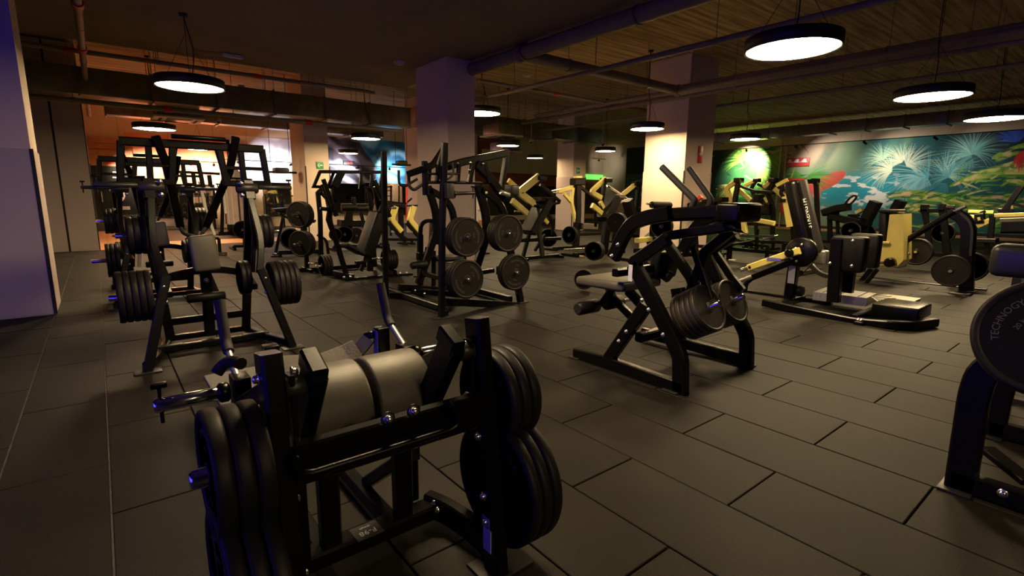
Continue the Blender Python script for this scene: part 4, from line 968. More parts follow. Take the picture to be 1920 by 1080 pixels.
# ---- lat machine in the middle
def lat_machine():
    m = Mach('lat_machine', 'black lat pulldown machine with four plate stacks in the middle', origin=(3.3, 5.3, 0))
    Y = ('y', 5.42); n1 = ('y', 4.72); n2 = ('y', 4.85)
    m.bar('tall_post', [(828, 597), (829, 420), (834, 268)], .065, .06, pl=n1); m.bar('tall_post', [(2.80, 6.12, .01), (2.84, 6.12, 1.85)], .065, .06, n='y')
    m.foot((828, 597), .2, .1, pl=n1)
    m.bar('post_brace', [(834, 270), (821, 318), (846, 368)], .05, .045, pl=('y', 4.80), fl=.03)
    m.bar('top_arm', [(834, 277), (812, 310), (765, 327)], .065, .055, pl=('y', 4.92), fl=.05)
    m.bar('top_beam', [(820, 318), (870, 303), (950, 287)], .085, .07, pl=('y', 5.1)); m.bar('rear_drop', [(951, 280), (938, 368)], .06, .06, pl=('y', 5.1))
    m.tube('pull_handle', [(766, 322), (767, 350), (776, 357), (804, 338)], .017, mt='grip', pl=('y', 5.0), fl=.04, k=12)
    m.tube('pull_handle', [(2.95, 5.95, 1.62), (2.95, 5.95, 1.45), (3.02, 5.95, 1.42), (3.18, 5.9, 1.52)], .017, mt='grip', fl=.04)
    m.bar('end_plate', [(796, 302), (798, 366)][0:2], .055, .05, pl=('y', 4.95)); m.cylp('pivot_rod', (800, 342), (915, 343), .016, pl=('y', 4.95)); m.cylp('upper_rod', (803, 326), (862, 326), .013, pl=('y', 4.95))
    for px in (806, 822, 861, 885): m.bar('link_plate', [(px, 305), (px-3, 344)], .035, .05, pl=('y', 5.0))
    m.bar('link_plate', [(887, 305), (880, 343)], .055, .04, pl=('y', 4.93)); m.bar('link_plate', [(909, 303), (917, 343)], .05, .04, pl=('y', 4.93))
    m.tube('small_handle', [(848, 305), (851, 325), (843, 335), (829, 338)], .012, pl=('y', 4.85), mt='grip', fl=.03)
    for q in ((882, 305), (880, 319), (906, 307)): m.bolt(q, (0, -1, 0), .011, pl=('y', 4.9))
    m.bar('diagonal_beam', [(893, 308), (920, 335), (945, 370)], .10, .07, pl=('y', 4.95)); m.box('counterweight', (960, 357), (.12, .16, .12), 'metal2', pl=('y', 4.95), ch=.02); m.cylp('shock_absorber', (938, 360), (955, 366), .03, 'steel', pl=('y', 4.88))
    m.box('peg_bracket', (841, 358), (.09, .10, .16), 'metal2', pl=('y', 4.68), ch=.012); m.cylp('peg_flange', (846, 364), (851, 363), .05, pl=('y', 4.68))
    m.peg((849, 363), (.96, -.1, .04), .26, .02, pl=('y', 4.66), clip=True, mt='metal2')
    # side frames
    fr = fillet([(896, 348), (912, 395), (914, 440), (893, 505), (884, 560)], .12)if 0 else [(896, 348), (911, 400), (913, 440), (892, 505), (874, 558)]
    m.bar('side_leg', fr, .095, .06, pl=n2, mirror=Y, fl=.1)
    m.bar('rear_leg', [(900, 356), (928, 372), (944, 395), (950, 440), (966, 510), (977, 570)], .085, .06, pl=n2, mirror=Y, fl=.12)
    m.bar('base_side', [(834, 566), (868, 567), (978, 573)], .085, .06, pl=n2, mirror=Y, fl=.05); m.foot((978, 574), .16, .12, pl=n2, mirror=Y)
    m.bar('base_arm', [(2.86, 4.74, .03), (2.98, 4.95, .05), (3.15, 5.1, .05)], .07, .07, n='z', mirror=Y); m.bar('middle_rung', [(3.26, 4.9, .30), (3.26, 5.95, .30)], .06, .05, n='x')
    m.bar('side_rung', [(895, 512), (925, 507)], .05, .05, pl=n2); m.bar('cross_tube', [(3.9, 4.9, .05), (3.9, 5.95, .05)], .07, .07, n='x')
    # seat group at the left
    sc = 5.42
    m.bar('base_rail', [(772, 545), (3.5, sc, .07)], .07, .07, pl=('y', 5.95), n='z'); 
    b0 = P(775, 546, 'z', .03); 
    m.bar('front_base', [(2.95, 6.4, .05), (2.95, 5.0, .05)], .075, .075, n='z'); m.foot((2.95, 6.4, 0), .14, .12)
    q0 = P(789, 540, 'z', .05); yy = q0.y
    m.bar('seat_post', [(788, 542), (788, 440)], .07, .07, pl=('y', yy)); m.bar('knee_post', [(813, 543), (813, 470)], .05, .05, pl=('y', yy-.15))
    m.bar('curved_top', fillet([V(P(788, 440, 'y', yy)), P(789, 422, 'y', yy), P(798, 414, 'y', yy), P(812, 414, 'y', yy)], .1), .05, .05, n='y')
    m.pad('back_pad', (818, 458), (819, 414), .30, .09, (1, 0, 0), pl=('y', yy-.1), ch=.03); m.pad('seat', (815, 486), (858, 482), .36, .06, (0, 0, 1), pl=('y', yy-.2), ch=.025)
    m.cylp('leg_roller', (771, 498), (800, 495), .05, 'vinyl_dark', pl=('y', yy-.3)); m.tube('roller_arm', [(775, 494), (805, 485), (812, 480)], .02, pl=('y', yy-.2)); m.box('adjuster', (790, 480), (.12, .1, .12), pl=('y', yy), ch=.02); m.cylp('pop_pin', (798, 472), (799, 463), .014, pl=('y', yy-.1)); m.tube('foot_rod', [(776, 519), (804, 518)], .010, pl=('y', yy-.1))
    for q in ((779, 545), (797, 551)): m.bolt(P(q[0], q[1], 'x', 2.91), (-1, 0, 0), .012)
    W = 'of the middle lat machine'
    for (px, py, n, ww) in ((877, 445, 3, 'upper left'), (877, 524, 3, 'lower left'), (954, 438, 3, 'upper right'), (968, 511, 2, 'lower right')):
        q = P(px, py, 'y', 4.56); th = .048
        m.peg(q+V((0, .28, 0)), (0, -1, 0), .32, .022); m.cylp('peg_collar', q+V((0, .20, 0)), q+V((0, .14, 0)), .05)
        m.bar('peg_plate', [q+V((0, .27, -.05)), q+V((0, .27, .05))], .16, .03, n='y')
        plates(q+V((0, th*1.03*(n-1)+.02, 0)), (0, -1, 0), n, .212, '%s peg %s' % (ww, W), t=th)
    q = P(912, 361, 'y', 4.81); MB().add([q+V((-.02, 0, -.02)), q+V((.02, 0, -.02)), q+V((0, 0, .02))], [(0, 1, 2)])
    m._out('warning_label', lambda a, b: MB().bar([a[0]+V((0, 0, -.012)), a[0]+V((0, 0, .012))], 'y', .03, .004), [q], 'yellow', None)
    return m
lat_machine()

# ---- pull-down / leg extension type machine right of the middle
def rear_delt():
    m = Mach('leg_extension_machine', 'blue-black plate-loaded machine with long handles and foot roller, right of the middle', origin=(3.4, 2.3, 0))
    n = ('x', 2.97); Xm = ('x', 3.42)
    m.bar('base_side', [(1079, 664), (1135, 678), (1282, 730)], .10, .06, pl=n); m.foot((1082, 672), .10, .10, pl=n); m.foot((1262, 738), .12, .12, pl=n)
    m.bar('base_side', fillet([(3.86, 2.85, .07), (3.86, 2.45, .07), (3.90, 2.20, .05), (3.90, 1.86, .05)], .1), .06, .09, n='z'); m.foot((3.9, 1.88, 0), .12, .12)
    L = [(1276, 738), (1276, 668), (1262, 638), (1215, 545), (1188, 495)]
    m.bar('side_leg', fillet([m.R(p, n) for p in L], .12), .105, .06, n='x', mirror=Xm)
    m.bar('side_brace', [(1138, 678), (1212, 572)], .095, .058, pl=n, mirror=Xm)
    m.bar('upper_arm', fillet([m.R(p, n) for p in [(1150, 484), (1170, 440), (1186, 418), (1212, 408), (1256, 400)]], .1), .10, .06, n='x', mirror=Xm)
    m.bar('second_arm', [(1187, 497), (1192, 490), (1252, 448)], .09, .06, pl=n, mirror=Xm)
    for q in ((1158, 459), (1147, 480), (1216, 581), (1174, 622), (1160, 640), (1243, 628), (1204, 563)): m.bolt(q, (-1, 0, 0), .012, pl=('x', 2.94))
    # long main beam and handles
    pb = ('x', 3.42)
    m.bar('main_beam', [(1252, 402), (1376, 396)], .085, .22, pl=('x', 3.2)); m.box('beam_head', (1385, 398), (.30, .16, .12), pl=('x', 3.2), ch=.02)
    m.bar('lower_beam', [(1255, 442), (1378, 424)], .06, .16, pl=('x', 3.2)); m.tube('beam_guard', [(1372, 424), (1385, 432), (1362, 420)], .02, pl=('x', 3.1), fl=.03)
    for dx, pts in ((3.25, [(1292, 402), (1300, 382), (1303, 375), (1241, 313)]), (3.85, [(1322, 400), (1333, 378), (1331, 370), (1292, 315)])):
        m.tube('long_handle', pts, .024, mt='grip', pl=('x', dx), fl=.04, k=12)
    m.bar('mid_frame', [(1250, 455), (1295, 520), (1310, 560)], .07, .06, pl=pb); m.bar('mid_frame', [(1375, 430), (1325, 470), (1290, 560)], .07, .06, pl=pb)
    m.bar('lever_arm', [(1332, 460), (1372, 520), (1392, 545)], .055, .05, pl=('x', 3.9)); m.bar('lever_arm', [(1325, 465), (1352, 530)], .035, .04, pl=('x', 3.75)); m.bar('lever_arm', [(1300, 462), (1332, 560)], .05, .04, pl=('x', 3.4))
    m.bar('cross_tube', [(3.0, 2.25, .30), (3.86, 2.25, .30)], .07, .07, n='y'); m.bar('cross_tube', [(3.0, 2.5, .75), (3.86, 2.5, .75)], .06, .06, n='y'); m.bar('cross_tube', [(3.0, 2.12, 1.18), (3.86, 2.12, 1.18)], .06, .06, n='y')
    m.tube('cable', [(1218, 580), (1262, 575)], .006, pl=('x', 3.3), mt='steel', k=6)
    # seat and roller
    m.pad('seat', (1116, 521), (1206, 534), .50, .075, (0, .15, 1), 'vinyl', pl=('x', 3.30), ch=.028); m.bar('seat_support', [(1138, 532), (1150, 560), (1190, 600)], .06, .05, pl=('x', 3.35)); m.bar('seat_post', [(1178, 545), (1215, 585)], .07, .06, pl=('x', 3.4))
    m.box('instruction_label', (1182, 512), (.003, .035, .12), 'sticker', pl=('x', 2.935), ch=0)
    a = P(1083, 579, 'x', 3.02); 
    m.cylp('foot_roller', (a.x, a.y, a.z), (a.x+.24, a.y, a.z), .058, 'vinyl_dark'); m.cylp('foot_roller', (a.x+.34, a.y, a.z), (a.x+.56, a.y, a.z), .058, 'vinyl_dark'); m.cylp('roller_axle', (a.x+.2, a.y, a.z), (a.x+.70, a.y, a.z), .016, 'chrome')
    m.bar('roller_arm', [(a.x+.29, a.y, a.z), (a.x+.29, a.y-.12, a.z+.16), (a.x+.29, a.y-.30, a.z+.18)], .05, .05, n='x')
    c = m.cylp('roller_cap', (a.x-.004, a.y, a.z), (a.x+.004, a.y, a.z), .044, 'metal2')
    m.tube('backrest_tube', [(1243, 478), (1240, 510), (1255, 520)], .05, mt='vinyl_dark', pl=('x', 3.6)); m.pad('back_rest', (1240, 520), (1252, 468), .3, .09, (0, -1, .2), pl=('x', 3.6))
    # angled weight horns with plates
    ax = V((0, -.86, .50))
    W = 'of the blue-black machine'
    for (px, py, X_, n_, w) in ((1331, 576, 3.32, 5, 'near'), (1376, 563, 3.78, 4, 'far')):
        f = P(px, py, 'x', X_); th = .042; inner = f-ax*(th*1.03*(n_-1)+.02)
        m.peg(inner-ax*.06, ax, th*n_+.13, .024); plates(inner, ax, n_, .178, '%s horn %s' % (w, W), t=th, tone='pale')
        m.bar('horn_bracket', [inner-ax*.05, inner-ax*.05+V((0, .06, .22))], .10, .06, n='x')
    return m
rear_delt()

# ---- machine cut by the right edge
def edge_machine():
    m = Mach('press_machine', 'black machine cut off by the right edge with one large plate', origin=(3.4, .35, 0))
    m.bar('side_leg', fillet([P(1800, 915, 'x', 2.96), P(1828, 735, 'x', 2.96), P(1845, 690, 'x', 2.96), (2.96, .14, .80), (2.96, -.25, 1.05)], .15), .11, .06, n='x')
    m.bar('side_leg', fillet([P(1862, 812, 'x', 3.82), P(1885, 700, 'x', 3.82), (3.82, .14, .80), (3.82, -.25, 1.05)], .15), .10, .06, n='x')
    m.bar('base_side', [(2.96, .42, .05), (2.96, -1.0, .05)], .09, .06, n='x'); m.bar('base_side', [(3.82, .42, .05), (3.82, -1.0, .05)], .09, .06, n='x')
    m.foot((2.96, .40, 0), .14, .12); m.foot((3.82, .42, 0), .14, .12)
    m.bar('cross_bar', [(3.0, -.02, .06), (3.8, .12, .06)], .05, .06, n='z', mt='metal2'); m.bar('pedal', [P(1850, 842, 'z', .16), P(1930, 905, 'z', .12)], .07, .03, n='z'); m.bar('rear_cross_bar', [(2.96, -.85, .06), (3.82, -.85, .06)], .07, .07, n='y')
    m.bolt(P(1880, 925, 'x', 2.92), (-1, 0, 0), .014)
    q = P(1965, 640, 'x', 2.75); m.peg(q+V((.28, 0, 0)), (-1, 0, .12), .34, .024); m.cylp('peg_collar', q+V((.26, 0, 0)), q+V((.14, 0, 0)), .05)
    ax = V((-.93, -.1, .32)).normalized()
    plates(q+V((.03, 0, 0)), ax, 2, .225, 'horn of the machine at the right edge', t=.045, spin=.62)
    m.box('arm_housing', (1925, 490), (.16, .22, .14), 'metal2', pl=('x', 3.1), ch=.03); m.bar('rear_mast', [(3.4, -.9, .05), (3.4, -.7, 1.5)], .09, .09, n='x'); m.bar('mast_arm', [(3.4, -.72, 1.45), (3.1, -.1, 1.25), (3.05, 0.02, 1.1)], .07, .07, n='z')
    m.pad('seat', (3.4, -.35, .5), (3.4, -.75, .52), .35, .08, (0, 0, 1)); m.bar('seat_post', [(3.4, -.6, .05), (3.4, -.55, .47)], .08, .08, n='x')
edge_machine()
q = P(1908, 560, 'x', 4.6)
t = thing('sign_stand', 'pale panel with black frame at the right edge behind the plate', 'stand', (q.x, q.y, 0))
qbox(4.6, 4.64, q.y-.6, q.y+.02, .30, .98).build('panel', 'panel', t); qbox(4.58, 4.60, q.y+.0, q.y+.04, .0, 1.0).build('frame_post', 'blackwall', t); qbox(4.58, 4.66, q.y-.62, q.y+.04, .0, .03).build('base', 'blackwall', t)

# ---- helper for the machines farther back: strokes measured on one plane of the machine, widths in photo pixels
def strokes(m, pl, items):
    for it in items:
        nm, ps, wpx, mt = it[:4]; dep = it[4] if len(it) > 4 else None; off = it[5] if len(it) > 5 else 0
        p2 = (pl[0], pl[1]+off)
        q = P(ps[0][0], ps[0][1], *p2); sc = F_PX/((q-CAM).dot(_f))
        w = wpx/sc
        if nm == 'base_rail' or 'post' in nm or nm in ('mast', 'upright', 'foot_bar', 'post'):
            g = [P(a, b, *p2) for a, b in ps]; lo = min(g, key=lambda v: v.z)
            if nm == 'base_rail':
                for v in g: v.z = max(v.z, .05)
                m.bar(nm, [tuple(v) for v in g], min(w, .12), dep or max(.05, w*.7), n=pl[0])
                for v in (g[0], g[-1]):
                    if v.z > .085: MB().box((v.x, v.y, v.z/2), (.06, .06, v.z)).build('foot', mt, m.root)
                    sd = V((0, .22, 0)) if pl[0] == 'y' else V((.22, 0, 0)); MB().box((v.x+sd.x*.5, v.y+sd.y*.5, .03), (.07+abs(sd.x)*2, .07+abs(sd.y)*2, .055)).build('floor_bar', mt, m.root)
                continue
        if mt == 'chrome' or nm in ('handle', 'weight_peg', 'tube', 'grip', 'roller'):
            pts = [P(a, b, *p2) for a, b in ps]
            if len(pts) > 2: pts = fillet(pts, .12)
            MB().tube(pts, w/2, k=8).build(nm, mt, m.root)
        else: m.bar(nm, ps, w, dep or max(.05, w*.7), pl=p2, fl=.08 if len(ps) > 2 else 0, mt=mt)
def fwhere(m, px, py, pl, axis, n, rpx, where, t=.042):
    q = P(px, py, *pl); sc = F_PX/((q-CAM).dot(_f)); r = min(.225, max(.11, rpx/sc))
    ax = nv(axis); MB().cyl(q-ax*(t*n+.15), q+ax*.05, .022, 10).build('weight_peg', 'chrome', m.root)
    plates(q-ax*(t*1.03*(n-1)), axis, n, r, where, t=t, far=True)
B_, Y_, C_ = 'metal', 'yellow', 'chrome'

# ---- leg machine with treaded platform
m = Mach('leg_curl_machine', 'black machine with yellow lever, tall shield and treaded step platform, right', origin=(6.6, 2.2, 0))
n = ('x', 6.25)
m.bar('base_rail', fillet([P(1431, 567, *n), P(1602, 603, *n), P(1672, 609, *n), V((6.35, 1.42, .05)), V((6.75, 1.30, .05))], .12), .075, .085, n='z')
m.bar('base_rail', [(1396, 548), (1475, 560), (1560, 570)], .08, .07, pl=('x', 7.1)); m.bar('base_cross_bar', [(6.25, 2.75, .05), (7.1, 2.75, .05)], .07, .07, n='y'); m.bar('base_cross_bar', [(6.25, 1.9, .05), (7.1, 1.9, .05)], .07, .07, n='y')
for q in ((1609, 600), (1615, 601)): m.bolt(q, (-1, 0, 0), .014, pl=('x', 6.2))
m.box('level_foot', (1612, 606), (.1, .1, .05), pl=('x', 6.22), ch=.015)
def slab(nm, quad, z, h, mt, ribs=0):
    ps = [P(a, b, 'z', z) for a, b in quad]; mb = MB(); k = len(ps)
    mb.add([p for p in ps]+[p-V((0, 0, h)) for p in ps], [tuple(range(k)), tuple(range(2*k-1, k-1, -1))]+[(i, i+k, (i+1) % k+k, (i+1) % k) for i in range(k)])
    o = mb.build(nm, mt, m.root)
    for i in range(ribs):
        f = (i+.5)/ribs; a = ps[0].lerp(ps[-1], f); b = ps[1].lerp(ps[-2], f); d = (b-a)
        MB().bar([a+d*.06+V((0, 0, .002)), b-d*.06+V((0, 0, .002))], 'z', .012, .006).build('tread_rib', 'metal2', m.root)
slab('step_platform', [(1525, 547), (1551, 538), (1644, 550), (1625, 559)], .20, .10, 'steel', 3)
slab('step_platform', [(1633, 556), (1660, 551), (1727, 559), (1706, 569), (1645, 565)], .20, .03, 'steel', 5); m.box('platform_body', (1690, 580), (.5, .42, .14), pl=('x', 6.75), ch=.02)
m.bar('post', [(1563, 566), (1571, 448)], .13, .10, pl=('x', 6.5), n='x'); m.bar('post', [(1588, 548), (1594, 500)], .12, .10, pl=('x', 6.75), n='x')
m.box('knee_pad', (1592, 476), (.16, .34, .40), 'vinyl_dark', pl=('x', 6.55), ch=.03); m.box('knee_pad', (1622, 470), (.16, .30, .40), 'vinyl_dark', pl=('x', 7.0), ch=.03)
for q in ((1599, 452), (1597, 499), (1556, 494)): m.bolt(q, (-1, 0, 0), .014, pl=('x', 6.44))
m.pad('shield', (1490, 340), (1522, 478), .36, .17, (0, 1, 0), 'metal', pl=('x', 6.9), ch=.06); m.bar('shield_edge', [P(1500, 340, 'x', 6.88), P(1532, 470, 'x', 6.88)], .14, .10, n='x', mt='metal2')
qq = P(1513, 400, 'x', 6.80); dr = (P(1524, 450, 'x', 6.80)-P(1505, 360, 'x', 6.80)).normalized(); facing_text('lettering', 'STRENGTH', qq, .075, (-1, 0, 0), 'white', m.root, up=V((-1, 0, 0)).cross(dr)*-1)
m._out('cam_wheel', lambda a, b: MB().lathe(a[0], 'x', [(.03, -.04), (.17, -.04), (.18, -.03), (.18, .03), (.17, .04), (.03, .04)], 28), [P(1503, 473, 'x', 6.65)], 'metal', None)
for q in ((1491, 466), (1503, 459), (1484, 473), (1493, 490), (1485, 485)): m.bolt(q, (-1, 0, 0), .013, pl=('x', 6.58))
m.bar('lever_beam', [(1404, 502), (1480, 476), (1499, 470)], .085, .07, pl=('x', 6.5), n='x', mt='yellow'); m.box('lever_sticker', (1451, 486), (.004, .17, .035), 'sticker_blue', pl=('x', 6.462), ch=0)
m.tube('lever_grip', [(1390, 507), (1406, 502)], .028, mt='chrome', pl=('x', 6.5), k=12); m.cylp('lever_collar', (1405, 502), (1411, 500), .04, pl=('x', 6.5)); m.cylp('pivot', (6.42, P(1483, 474, 'x', 6.5).y, P(1483, 474, 'x', 6.5).z), (6.6, P(1483, 474, 'x', 6.5).y, P(1483, 474, 'x', 6.5).z), .05)
m.bar('lower_beam', [(1412, 520), (1490, 489)], .075, .06, pl=('x', 6.6)); m.tube('lower_grip', [(1385, 528), (1412, 518)], .026, mt='steel', pl=('x', 6.6), k=12); m.tube('hook_tube', [(1396, 548), (1398, 530), (1412, 520)], .035, pl=('x', 6.7), fl=.08)
m.bar('shaft', [(1480, 558), (1490, 490)], .12, .10, pl=('x', 6.75), n='x'); m.box('instruction_label', (1484, 515), (.003, .08, .22), 'sticker', pl=('x', 6.69), ch=0); m.cylp('bumper', (1494, 545), (1506, 546), .07, 'rubber', pl=('x', 6.8))
m.box('steel_cover', (1540, 482), (.12, .15, .19), 'steel', pl=('x', 7.3), ch=.03); m.bar('rear_arch', [(1516, 492), (1535, 512), (1552, 518)], .06, .06, pl=('x', 7.8), mt='metal2', fl=.1)
m.tube('cable', [(1498, 519), (1528, 490)], .006, pl=('x', 6.75), k=6)

# ---- yellow squat/hack machine with big plates at the right
m = Mach('squat_machine', 'yellow and black machine with a yellow box carriage and big plates, right side', origin=(9.6, 2.2, 0))
n = ('x', 9.45)
m.bar('base_rail', [(1500, 527), (1700, 546), (1806, 557)], .09, .08, pl=n, n='x'); m.bar('base_rail', [(1540, 518), (1640, 524), (1850, 546)], .08, .08, pl=('x', 10.2), n='x')
m.bar('base_cross_bar', [(9.45, P(1500, 527, *n).y, .05), (10.2, P(1500, 527, *n).y, .05)], .08, .08, n='y'); m.box('foot_block', (1800, 556), (.2, .25, .12), pl=n, ch=.02)
for q in ((1730, 549), (1737, 550)): m.bolt(q, (-1, 0, 0), .016, pl=('x', 9.4))
m.box('level_foot', (1733, 553), (.12, .14, .08), pl=('x', 9.42), ch=.02)
poly = [P(a, b, 'x', 9.5) for a, b in ((1668, 402), (1694, 401), (1694, 488), (1680, 502), (1628, 501), (1630, 478), (1662, 452))]
def prism(mm, nm, poly, d, mt):
    mb = MB(); k = len(poly); mb.add(poly+[p+V(d) for p in poly], [tuple(range(k)), tuple(range(2*k-1, k-1, -1))]+[(i, i+k, (i+1) % k+k, (i+1) % k) for i in range(k)]); return mb.build(nm, mt, mm.root)
prism(m, 'carriage', poly, (.42, 0, 0), 'yellow')
m.pad('back_pad', (1662, 400), (1662, 452), .38, .11, (0, 1, 0), pl=('x', 9.72)); m.pad('shoulder_pad', (1655, 396), (1692, 396), .40, .06, (0, 0, 1), pl=('x', 9.72)); m.pad('seat_pad', (1600, 470), (1622, 500), .34, .10, (0, 1, .3), pl=('x', 9.7))
m.tube('carriage_handle', [(1633, 455), (1668, 455)], .022, mt='yellow', pl=('x', 9.42), k=10); m.tube('axle_grip', [(1645, 493), (1668, 492)], .024, mt='chrome', pl=('x', 9.40)); m.cylp('axle_collar', (9.34, P(1668, 492, 'x', 9.4).y, P(1668, 492, 'x', 9.4).z), (9.5, P(1668, 492, 'x', 9.4).y, P(1668, 492, 'x', 9.4).z), .07)
m.bolt((1646, 486), (-1, 0, 0), .018, pl=('x', 9.49))
m.tube('guide_rod', [(1683, 461), (1790, 396)], .045, pl=('x', 9.75), k=14); m.tube('guide_rod_end', [(1790, 396), (1811, 387)], .022, mt='chrome', pl=('x', 9.75)); m.tube('lower_rod', [(1690, 483), (1706, 476)], .02, mt='chrome', pl=('x', 9.75))
m.bar('mast', fillet([P(1788, 398, 'x', 9.8), P(1808, 410, 'x', 9.8), P(1817, 430, 'x', 9.8), P(1813, 480, 'x', 9.8), P(1812, 545, 'x', 9.8)], .15), .17, .12, n='x', ); m.bar('mast_edge', fillet([P(1800, 400, 'x', 9.72), P(1817, 412, 'x', 9.72), P(1824, 430, 'x', 9.72), P(1820, 480, 'x', 9.72)], .15), .035, .05, n='x', mt='metal2')
m.bar('support_strut', [(1638, 505), (1618, 530)], .14, .1, pl=('x', 9.8)); m.bar('support_strut', [(1645, 505), (1622, 533)], .06, .06, pl=('x', 9.5))
fwhere(m, 1783, 508, ('x', 9.30), (-1, 0, 0), 1, 60, 'near peg of the yellow squat machine', .05); fwhere(m, 1820, 500, ('x', 10.35), (1, 0, 0), 1, 60, 'far peg of the yellow squat machine', .05)
fwhere(m, 1718, 472, ('x', 10.6), (-1, 0, 0), 2, 60, 'rear peg of the yellow squat machine', .05)

# ---- black machine behind it
m = Mach('rowing_machine', 'black machine with wheel and roller pads behind the yellow squat machine', origin=(12.2, 3.2, 0)); pl = ('x', 12.3)
strokes(m, pl, [('top_bar', [(1726, 396), (1790, 394)], 7, B_), ('post', [(1734, 396), (1740, 425), (1742, 470)], 10, B_), ('post', [(1768, 396), (1772, 425), (1776, 476)], 12, B_), ('base_rail', [(1690, 470), (1800, 482)], 7, B_), ('weight_peg', [(1722, 396), (1732, 395)], 4, C_), ('joint_head', [(1728, 389), (1740, 389)], 10, B_, .2), ('joint_head', [(1762, 389), (1772, 389)], 12, B_, .2), ('roller', [(1774, 389), (1790, 389)], 9, 'rubber')])
fwhere(m, 1768, 437, pl, (-1, 0, 0), 2, 19, 'machine behind the yellow carriage')
# ---- group of yellow machines beside the bright column
def ymach(name, label, pl, items, pls=(), grp='yellow lever machines'):
    q = P(items[0][1][0][0], items[0][1][0][1], *pl); m = Mach(name, label, origin=(q.x, q.y, 0), group=grp); strokes(m, pl, items)
    for a in pls: fwhere(m, *a)
    return m
def basefr(a, b, py, w=5): return [('base_rail', [(a, py), (b, py+(b-a)*.03)], w, B_, .08), ('base_rail', [(a+6, py-9), (b-4, py-8+(b-a)*.02)], w, B_, .08, .9)]
pl = ('x', 12.4)
ymach('pullover_machine', 'yellow and black lever machine nearest to the bright column, with a chrome horn', ('x', 13.4), [('lever', [(1386, 337), (1362, 353), (1374, 384)], 9, Y_), ('mast', [(1385, 337), (1377, 381), (1378, 440)], 9, B_), ('weight_peg', [(1343, 354), (1359, 354)], 3.2, C_), ('arm', [(1387, 349), (1423, 361)], 5, B_), ('lever_head', [(1380, 338), (1391, 338)], 9, B_, .25), ('seat_back', [(1376, 385), (1371, 420)], 12, 'vinyl_dark', .3), ('base_rail', [(1362, 450), (1410, 454)], 5, B_), ('hand_grip', [(1372, 384), (1382, 380)], 3, B_)])
ymach('pullover_machine', 'second yellow and black lever machine from the bright column', ('x', 13.6), [('lever', [(1419, 337), (1397, 348)], 7, Y_), ('lever', [(1384, 354), (1408, 376)], 8, Y_), ('mast', [(1419, 338), (1408, 353), (1416, 375), (1418, 446)], 6, B_), ('lever_head', [(1415, 338), (1424, 338)], 7, B_, .2), ('arm', [(1420, 345), (1450, 360)], 4.5, B_), ('seat_back', [(1423, 365), (1416, 405)], 13, 'vinyl_dark', .3), ('base_rail', [(1400, 450), (1450, 455)], 5, B_), ('grip', [(1401, 382), (1413, 379)], 3, B_)])
ymach('pullover_machine', 'third yellow lever machine, in front of the white extinguisher sign', ('x', 13.2), [('lever', [(1450, 338), (1432, 351)], 8, Y_), ('lever', [(1452, 354), (1474, 371)], 9, Y_), ('lever', [(1434, 370), (1440, 379)], 6, Y_), ('mast', [(1450, 338), (1440, 365), (1450, 390), (1448, 450)], 8, B_), ('lever_head', [(1445, 338), (1456, 338)], 8, B_, .25), ('arm', [(1452, 349), (1478, 358)], 5, B_), ('round_seat', [(1430, 393), (1444, 393)], 20, 'vinyl_dark', .35), ('hood', [(1424, 359), (1452, 361)], 6, B_, .5), ('base_rail', [(1430, 452), (1480, 456)], 5, B_)])
ymach('pullover_machine', 'fourth yellow lever machine, right behind the tall black shield', ('x', 11.6), [('lever', [(1477, 337), (1456, 348)], 7, Y_), ('lever', [(1474, 368), (1483, 425)], 13, Y_, .12), ('arm', [(1476, 345), (1462, 360), (1474, 376)], 6, B_), ('lever_pivot', [(1466, 376), (1476, 376)], 6, B_, .2), ('mast', [(1512, 341), (1530, 339), (1535, 458)], 8, B_), ('arm', [(1512, 341), (1498, 358)], 8, B_), ('top_joint', [(1524, 339), (1534, 339)], 8, B_, .2), ('yellow_link', [(1507, 343), (1502, 352)], 8, Y_), ('base_rail', [(1470, 458), (1546, 464)], 5, B_), ('rear_post', [(1486, 425), (1488, 460)], 7, B_)])
ymach('bench_press_machine', 'low yellow bench machine with a horizontal yellow arm and chrome horn', ('x', 10.6), [('lever', [(1392, 408), (1452, 419)], 8, Y_, .10), ('lever', [(1364, 412), (1392, 407)], 7, Y_, .08), ('lever_post', [(1390, 407), (1396, 438)], 13, Y_, .10), ('lever_foot', [(1391, 434), (1401, 440)], 6, 'steel'), ('post', [(1371, 404), (1367, 487)], 9, B_), ('post', [(1420, 430), (1418, 470)], 6, B_), ('frame_bar', [(1345, 441), (1452, 443)], 4, 'metal2'), ('handle', [(1432, 448), (1460, 442)], 4.5, C_), ('base_rail', [(1341, 464), (1476, 476)], 6, B_), ('base_rail', [(1335, 452), (1440, 462)], 5, B_), ('foot_wheel', [(1368, 489), (1380, 491)], 7, 'steel', .1), ('foot_rest', [(1352, 462), (1416, 452)], 4, B_, .2), ('tall_post', [(1378, 404), (1381, 380)], 5, B_)])
